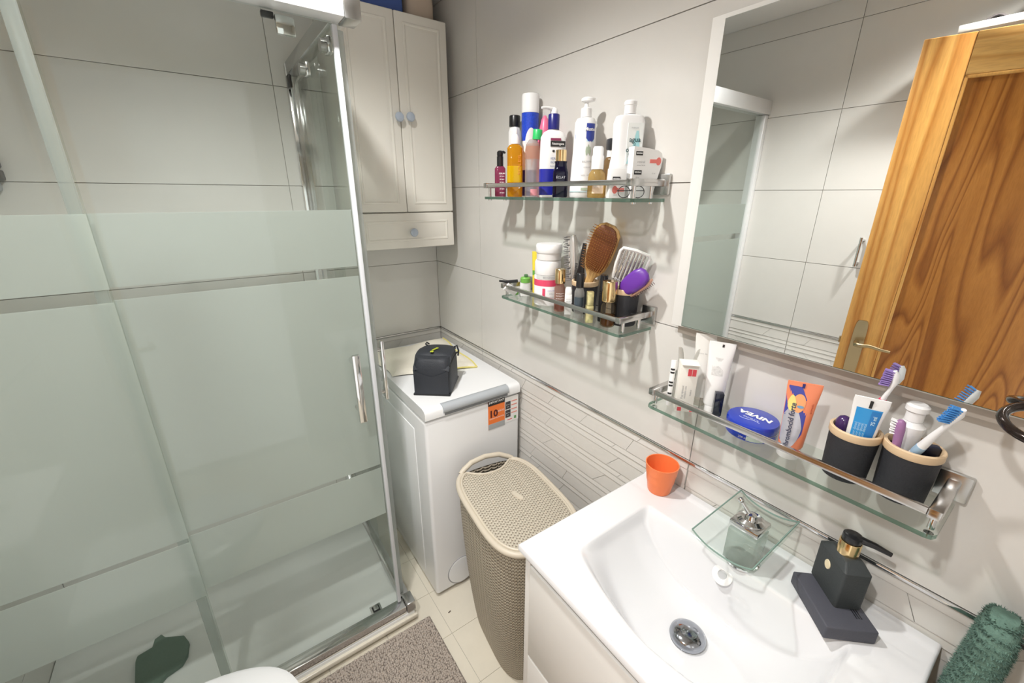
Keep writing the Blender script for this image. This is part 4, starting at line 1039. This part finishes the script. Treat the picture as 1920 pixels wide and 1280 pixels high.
for i in range(13):
    for j in range(17):
        a = -1+2*i/12; z = .114+(Lb-.128)*j/16
        w_ = .034*(1-abs((z-.175)/.075)**3*.55)
        x = a*w_; y = -.0085-.006*(1-a*a)
        d = Vector((a*.006, -.014, (z-.175)*.06)); b = Vector((x, y, z))
        a_tube(bm, [b, b+d*.5, b+d], [.0006, .0006, .00085], 4)
o = done('pins', bm, mat('amber_pins', (.40, .19, .05), .35), t); o['kind'] = 'stuff'
# silver round brush
t = posed('round_brush', 'narrow silver vented hairbrush with bristles facing left, in the black cup', 'hairbrush', (.858, .872, 1.235), (.002, .028, .20), (-.35, .94, 0), GB)
sil = mat('silver_plastic', (.60, .58, .56), .25, .6)
loft('back', sil, [(0, .005, .005, 3), (.05, .006, .006, 3), (.065, .011, .009, 3), (.10, .0135, .0105, 3), (.17, .0135, .0105, 3), (.188, .008, .006, 3)], t, 24)
for k in range(7): box('vent_ridge', sil, -.0142, .0142, -.0115, -.007, .066+.016*k, .077+.016*k, t, .001)
bm = bmesh.new()
for j in range(22):
    for i in range(5):
        b = Vector(((i-2)*.0052, -.010, .062+.0058*j)); a_tube(bm, [b, b+Vector(((i-2)*.0012, -.017, random.uniform(-.003, .003)))], .0008, 4)
o = done('bristles', bm, mat('dark_silver_bristle', (.22, .21, .21), .4, .3), t); o['kind'] = 'stuff'
# black comb handle
t = posed('tail_comb', 'black comb standing in the black cup beside the paddle brush', 'comb', (.852, .866, 1.225), (.012, -.012, .18), (-.7, -.7, 0), GB)
loft('handle', M_['black'], [(0, .011, .003, 4), (.08, .0115, .0035, 4), (.13, .008, .003, 4), (.178, .0055, .0025, 4)], t, 20)
bm = bmesh.new()
for k in range(24): a_box(bm, -.018, -.010, -.001, .001, .030+.0038*k, .0318+.0038*k)
o = done('teeth', bm, M_['black'], t); o['kind'] = 'stuff'
# vent brush
t = posed('vent_brush', 'square white and silver vent hairbrush leaning right in the right hand cup', 'hairbrush', (.858, .716, 1.275), (.002, -.030, .085), (-.76, -.65, 0), GB)
loft('handle', M_['black'], [(0, .005, .0045, 3), (.025, .006, .005, 3), (.045, .012, .006, 3)], t, 20)
bm = bmesh.new()
def rimline(): return [(-.031, 0, .051), (-.036, 0, .085), (-.037, 0, .122), (-.033, 0, .130), (0, 0, .133), (.033, 0, .130), (.037, 0, .122), (.036, 0, .085), (.031, 0, .051), (0, 0, .043)]
a_tube(bm, rimline(), .0045, 8, True); done('rim', bm, mat('white_gloss_plastic', (.80, .79, .77), .25), t)
for k in range(7): box('vent_bar', sil, -.029+.0089*k-.0028, -.029+.0089*k+.0028, -.003, .003, .045, .131, t, .001)
bm = bmesh.new()
for k in range(7):
    for j in range(16):
        b = Vector((-.029+.0089*k, -.003, .049+.0052*j)); a_tube(bm, [b, b+Vector((random.uniform(-.002, .002), -.011, random.uniform(-.002, .002)))], .0007, 4)
o = done('bristles', bm, mat('dark_grey_bristle', (.10, .095, .09), .5), t); o['kind'] = 'stuff'
# purple detangling brush
t = posed('detangling_brush', 'purple curved detangling brush with rose gold edge, resting in the right hand cup', 'hairbrush', (.838, .676, 1.310), (.010, -.050, .045), (-.78, -.55, .35), GB)
pu = mat('purple_plastic', (.13, .03, .33), .35)
bm = bmesh.new()
for k in range(1):
    a_loft(bm, [(-.012, .010, .008, 3), (0, .020, .012, 3), (.02, .0235, .013, 3, 0, -.001), (.045, .0235, .012, 3, 0, -.001), (.062, .018, .009, 3), (.068, .008, .004, 3)], 32)
done('shell', bm, pu, t)
loft('back_plate', mat('rose_gold_plastic', (.62, .36, .27), .3, .5), [(-.01, .004, .0075, 3, .019, .008), (.0, .0035, .009, 3, .024, .009), (.05, .0035, .009, 3, .0255, .008), (.066, .003, .005, 3, .020, .006)], t, 20)
bm = bmesh.new()
for j in range(14): a_tube(bm, [(.027, .008, -.004+.0052*j), (.033, .009, -.003+.0052*j)], .0008, 4)
o = done('bristles', bm, mat('brown_bristle', (.12, .05, .05), .5), t); o['kind'] = 'stuff'
# ================================================================ lower shelf
GL = 'toiletries on the lower glass shelf'
t = on('medicine_carton', 'small white medicine carton with red squares, left front of the lower shelf', 'carton', .824, .468, ZL, -48, GL)
ca = mat('ivory_card', (.80, .78, .72), .6)
box('carton', ca, -.021, .0165, -.0155, .0155, 0, .116, t, .0006)
box('flap', ca, -.0205, .016, -.018, .0145, .1164, .1177, t, .0003, rot=(R(3), 0, 0))
for x in (-.0005, .0085): box('red_square', M_['red'], x-.004, x+.004, -.0161, -.0155, .088, .104, t)
for y in (-.006, .003): box('red_square', M_['red'], .0165, .0171, y-.004, y+.004, .088, .104, t)
box('red_foot', M_['red'], -.0165, -.008, -.0161, -.0155, .001, .010, t); box('red_foot', M_['red'], .010, .0165, -.0161, -.0155, .001, .010, t)
for x, s_ in ((-.010, 'pomada 30 g'), (-.004, 'uso cutáneo'), (.007, 'crema')): text(s_, .0062, M_['greytext'], t, (x, -.0162, .048), rot=(PI/2, PI/2, 0))
text('lote cad', .006, M_['greytext'], t, (.0172, -.002, .05), rot=(PI/2, PI/2, PI/2))
t = on('ointment_pen', 'thin white tube printed with black marks, left of the medicine carton', 'tube', .812, .500, ZL, -45, GL)
loft('tube', M_['whitep'], [(0, .0055, .0055, 2), (.09, .006, .006, 2), (.102, .006, .003, 2.5), (.112, .006, .001, 3)], t, 20)
for z in (.092, .084, .060, .052, .032, .020): patch('black_mark', M_['blacktext'], .006, .006, -60, 30, z-.0028, z+.0016, t, .0003, 6)

def flat_tube(t, m, w0, w1, d, h, zc, crimp=.010):
    """squeezed tube standing on its cap: round below, flat crimp on top"""
    body = loft('tube', m, [(zc, w0*.5*.92, d*.92, 2), (zc+.004, w0*.5, d, 2), (zc+(h-zc)*.35, w0*.5+(w1-w0)*.12, d*.85, 2), (zc+(h-zc)*.7, w0*.5+(w1-w0)*.3, d*.45, 2.2), (h-crimp, w1*.5, .0022, 4), (h, w1*.5, .0014, 6)], t, 40)
    return body
def tube_pt(w0, w1, d, h, zc, crimp, u, v, off=.0006):
    """point on the front of such a tube; u -1..1 across, v 0..1 up"""
    z = zc + .004 + (h-crimp-zc-.004)*v
    k = [(0, w0*.5, d), (.35, w0*.5+(w1-w0)*.12, d*.85), (.7, w0*.5+(w1-w0)*.3, d*.45), (1, w1*.5, .0022)]
    for a, b in zip(k, k[1:]):
        if v <= b[0]:
            s = (v-a[0])/(b[0]-a[0]); rx, ry = a[1]+(b[1]-a[1])*s, a[2]+(b[2]-a[2])*s; break
    else: rx, ry = k[-1][1:]
    u = max(-.985, min(.985, u))
    return (rx*u, -(ry*math.sqrt(max(0, 1-u*u)))-off, z)
def tube_print(name, m, P, fn, par, nu=14, nv=14, off=.0007):
    return grid(name, m, lambda a, b: tube_pt(*P, *fn(a, b), off), nu, nv, par)
t = on('cream_tube', 'tall white cream tube at the back of the lower shelf, behind the black lipstick', 'tube', .858, .421, ZL, -64, GL)
flat_tube(t, M_['whitep'], .040, .052, .0165, .168, .022); lathe('cap', M_['whitep'], [(.014, 0), (.0155, .002), (.0155, .0215)], t, 28)
P = (.040, .052, .0165, .168, .022, .010)
tube_print('printed_panel', mat('pale_grey_print', (.66, .66, .65), .6, var=.3, scale=260), P, lambda a, b: (-.55+1.0*a, .52+.30*b), t)
box('crimp_mark', M_['blacktext'], .000, .004, -.0028, -.002, .158, .164, t)
t = on('cream_tube', 'plain white cream tube at the back of the lower shelf, behind the medicine carton', 'tube', .874, .462, ZL, -62, GL)
flat_tube(t, mat('off_white_plastic', (.80, .79, .76), .35), .036, .054, .015, .172, .022); lathe('cap', thin_glass('clear_cap', (.92, .90, .87), 1, .02, .25, (.75, .70, .64)), [(.013, 0), (.014, .002), (.014, .0215)], t, 28)
text('crema de manos', .0058, mat('soft_grey_print', (.5, .5, .5), .6), t, (0, -.0085, .128), rot=(R(96), 0, 0))
t = on('torn_sachet', 'torn white plastic sachet sticking up behind the medicine carton', 'sachet', .852, .489, ZL, -50, GL)
sm = thin_glass('white_film', (.95, .95, .93), .8, .1, .72, (.86, .85, .82))
def sach(u, v):
    x = (u-.5)*.048*(1-.2*v); z = .002+.135*v
    cut = .045*math.exp(-((u-.52)/.17)**2)
    if v > .6: z -= cut*(v-.6)/.4
    return (x + (.010*(v-.6)*(1 if u > .5 else -1.6) if v > .6 else 0), -.008*math.sin(PI*u)*(1-v)+.003*math.sin(7*u+5*v), z)
grid('film', sm, sach, 20, 20, t, thick=.0006)
t = on('lipstick', 'square black lipstick on a silver base, in front of the white tubes', 'lipstick', .838, .399, ZL, -52, GL)
box('base', M_['chrome'], -.007, .007, -.007, .007, 0, .012, t, .001); box('cap', mat('blue_black_lacquer', (.008, .010, .022), .12), -.0085, .0085, -.0085, .0085, .0125, .064, t, .001)

t = on('cream_tin', 'round blue cream tin with white lettering on its lid', 'tin', .846, .327, ZL, 0, GL)
nb = mat('royal_blue_enamel', (.015, .045, .42), .25, coat=.4)
lathe('base', nb, [(.044, 0), (.047, .003), (.0475, .016), (.0465, .0165)], t, 56)
lathe('lid', nb, [(.0475, .017), (.0485, .0185), (.0485, .031), (.0465, .0345), (.0445, .0352)], t, 56)
bm = bmesh.new(); a_tube(bm, [(.0478*math.cos(a*PI/28), .0478*math.sin(a*PI/28), .0168) for a in range(56)], .0007, 6, True); done('seam', bm, M_['satin'], t)
patch('label', mat('pale_green_print', (.52, .62, .56), .5), .0476, .0476, -75, -38, .004, .014, t, .0004, 10); text('200 ml', .006, M_['whitetext'], t, None, wrap=(.0481, .0481, -82, .009))
text('NIVEA', .0205, M_['whitetext'], t, (.0085, .0, .0358), rot=(0, 0, PI/2), bold=.0009, sx=1.12)
text('Creme', .011, mat('pale_blue_script', (.55, .62, .86), .5), t, (-.011, .0, .0357), rot=(0, 0, PI/2))
bm = bmesh.new(); a_tube(bm, [(-.017+.003*math.sin(k*.5), -.02+.04*k/12, .0356) for k in range(13)], .0004, 4); done('flourish', bm, bpy.data.materials['pale_blue_script'], t)

t = on('ointment_tube', 'orange and blue ointment tube standing on its white cap beside the blue tin', 'tube', .822, .246, ZL, -64, GL)
om = mat('salmon_orange', (.84, .26, .13), .35)
P = (.040, .053, .0175, .150, .022, .008)
flat_tube(t, om, .040, .053, .0175, .150, .022); lathe('cap', M_['whitep'], [(.017, 0), (.0185, .002), (.0185, .020), (.016, .0215)], t, 32)
vio = mat('violet_blue_print', (.06, .07, .36), .4)
def bluef(a, b):
    v = .06 + .94*b; rgt = .52 - .10*b - .55*max(0, b-.72)/.28 - 2.2*max(0, .2-b)
    return (-.97 + (rgt+.97)*a, v)
tube_print('blue_field', vio, P, bluef, t, 16, 24, .0006)
def oval(cu, cv, ru, rv, tip=0):
    def f(a, b):
        an = 2*PI*a; r = b; e = 1 - tip*max(0, math.sin(an))
        return (cu + ru*r*math.cos(an)*e, cv + rv*r*math.sin(an))
    return f
tube_print('silver_drop', mat('silver_lilac_print', (.50, .50, .56), .3, .3, var=.12, scale=90), P, oval(-.42, .34, .80, .36, .45), t, 28, 8, .0011)
tube_print('orange_dot', mat('apricot_print', (.85, .38, .16), .4), P, oval(-.14, .74, .40, .15), t, 24, 4, .0014)
tube_print('yellow_wedge', mat('straw_print', (.80, .70, .22), .4), P, oval(-.58, .73, .26, .13, .3), t, 20, 3, .0017)
tube_print('blue_wedge', mat('steel_blue_print', (.16, .34, .55), .4), P, oval(-.02, .69, .22, .022), t, 16, 3, .0019)
me = text_mesh('Thrombocid forte', .0125, .0002)
for v in me.vertices:
    x, y = v.co.x, v.co.y
    v.co = Vector(tube_pt(*P, -.46 - y/.021*.9, max(0, min(1, .35 + x/.118)), .0022))
link('lettering', me, mat('dark_slate_print', (.05, .06, .11), .5), t)
me = text_mesh('pomada', .006)
for v in me.vertices:
    x, y = v.co.x, v.co.y
    v.co = Vector(tube_pt(*P, .72 - y/.028, max(0, min(1, .68 + x/.118)), .0012))
link('lettering', me, mat('brick_print', (.45, .08, .05), .5), t)
box('crimp_mark', M_['navy'], -.004, .000, -.0032, -.0018, .140, .148, t)

cup('black cup with pale rim holding the upright toothpaste tube on the lower shelf', .842, .1645, ZL, .0355, .092)
cup('black cup with pale rim holding the blue toothbrush, rightmost on the lower shelf', .852, .0915, ZL, .0365, .094)
t = posed('toothpaste', 'white and blue toothpaste tube standing crimp up in the left cup of the lower shelf', 'toothpaste', (.838, .158, 1.082), (-.014, -.006, .142), (-.86, -.30, .1))
P = (.034, .046, .012, .143, .012, .009)
flat_tube(t, M_['whitep'], .034, .046, .012, .143, .012)
lathe('cap', M_['whitep'], [(.009, 0), (.010, .011)], t, 20)
sky = mat('azure_print', (.03, .30, .68), .35); dsky = mat('deep_azure_print', (.02, .20, .55), .35)
tube_print('blue_panel', sky, P, lambda a, b: (-.74+1.5*a, .22+.70*b), t, 14, 14, .0008)
tube_print('deep_panel', dsky, P, lambda a, b: (.18+.56*a, .24+.66*b), t, 8, 12, .0013)
for k in range(4):
    me = text_mesh('flúor dental', .0055)
    for v in me.vertices:
        x, y = v.co.x, v.co.y
        v.co = Vector(tube_pt(*P, -.55+.2*k - y/.021, max(0, min(1, .58 + x/.11)), .0018))
    link('lettering', me, mat('pale_azure_print', (.45, .70, .88), .5), t)
me = text_mesh('75 ml', .0070, .0002)
for v in me.vertices:
    x, y = v.co.x, v.co.y
    v.co = Vector(tube_pt(*P, .46 - y/.021, max(0, min(1, .76 + x/.11)), .0022))
link('lettering', me, mat('pale_azure_print_light', (.50, .74, .90), .5), t)
box('crimp_mark', M_['blacktext'], -.002, .002, -.0036, -.0022, .126, .139, t)

def brush_tuft(par, m, base, along, out, side, n, w_, ln):
    bm = bmesh.new()
    for i in range(n):
        for j in range(3):
            b = Vector(base) + Vector(along)*(i/(n-1)) + Vector(side)*(j-1)*w_
            d = Vector(out)*ln + Vector((random.uniform(-1, 1), random.uniform(-1, 1), random.uniform(-1, 1)))*.0008 + Vector(along)*.14*(i/(n-1)-.5)
            a_tube(bm, [b, b+d], [.00125, .0011], 6)
    o = done('bristles', bm, m, par); o['kind'] = 'stuff'
wb = mat('toothbrush_white', (.84, .84, .85), .3)
t = posed('toothbrush', 'white and red toothbrush with purple bristles, standing behind the toothpaste tube', 'toothbrush', (.862, .158, 1.078), (-.020, -.016, .165), (-.25, .95, 0), 'toothbrushes in the cups')
tube('handle', wb, [(0, 0, 0), (0, 0, .05), (0, 0, .10), (0, 0, .135), (0, .001, .15), (0, .004, .168), (0, .005, .178), (0, .002, .192), (0, -.001, .197)], [.0045, .0055, .005, .0042, .0034, .0030, .0044, .0044, .003], t, 12)
lathe('red_grip', mat('crimson_rubber', (.62, .05, .12), .5), [(.0052, .128), (.0056, .131), (.0056, .141), (.0050, .144)], t, 18)
brush_tuft(t, mat('violet_bristle', (.26, .17, .46), .6), (0, .000, .171), (0, 0, .024), (0, -1, 0), (1, 0, 0), 8, .0028, .0125)
t = posed('toothbrush', 'white toothbrush with blue bristles leaning right out of the rightmost cup', 'toothbrush', (.853, .112, 1.082), (-.038, -.046, .135), (-.55, .35, .75), 'toothbrushes in the cups')
tube('handle', wb, [(0, 0, 0), (0, 0, .05), (0, 0, .10), (0, 0, .128), (0, .0008, .15), (0, .002, .166), (0, .002, .178), (0, 0, .188)], [.005, .0062, .0062, .0048, .0036, .0046, .0048, .003], t, 12)
lathe('blue_grip', mat('powder_blue_rubber', (.34, .50, .66), .5), [(.0064, .082), (.0068, .086), (.0066, .098)], t, 18)
brush_tuft(t, mat('blue_bristle', (.06, .26, .62), .6), (0, -.001, .160), (0, 0, .026), (0, -1, 0), (1, 0, 0), 8, .003, .0125)
t = posed('toothbrush', 'little purple handled brush with white bristles in the rightmost cup', 'toothbrush', (.838, .103, 1.082), (-.012, .009, .118), (-.2, .95, .15), 'toothbrushes in the cups')
tube('handle', mat('mauve_plastic', (.33, .16, .34), .4), [(0, 0, 0), (0, 0, .05), (0, 0, .085), (0, 0, .105), (0, 0, .118), (0, 0, .122)], [.0045, .005, .0058, .0068, .0062, .003], t, 14)
brush_tuft(t, M_['whitep'], (0, -.002, .098), (0, 0, .020), (0, -1, .15), (1, 0, 0), 6, .003, .0095)
t = thing('cleaning_tube', 'white tube with a wide screw cap standing in the rightmost cup', 'tube', (.861, .104, 1.075))
lathe('tube', M_['whitep'], [(.003, .0), (.006, .03), (.012, .065), (.0175, .108), (.0175, .112), (.0125, .117), (.0115, .120)], t, 28)
lathe('cap', M_['whitep'], [(.0115, .1205), (.0115, .136), (.0145, .138), (.0145, .146), (.011, .149)], t, 28)
t = posed('floss_box', 'dark blue box leaning inside the rightmost cup', 'box', (.868, .080, 1.110), (-.005, -.004, .05), (-.8, -.5, 0))
box('box', mat('ink_blue_plastic', (.02, .025, .05), .4), -.0125, .0125, -.006, .006, 0, .054, t, .003)
t = thing('purple_stopper', 'shiny dark purple rounded brush handle inside the left cup of the lower shelf', 'handle', (.842, .183, 1.075))
lathe('handle', mat('aubergine_gloss', (.055, .025, .11), .15), [(.007, 0), (.009, .06), (.0115, .080), (.0115, .088), (.008, .095), (.002, .098)], t, 24)
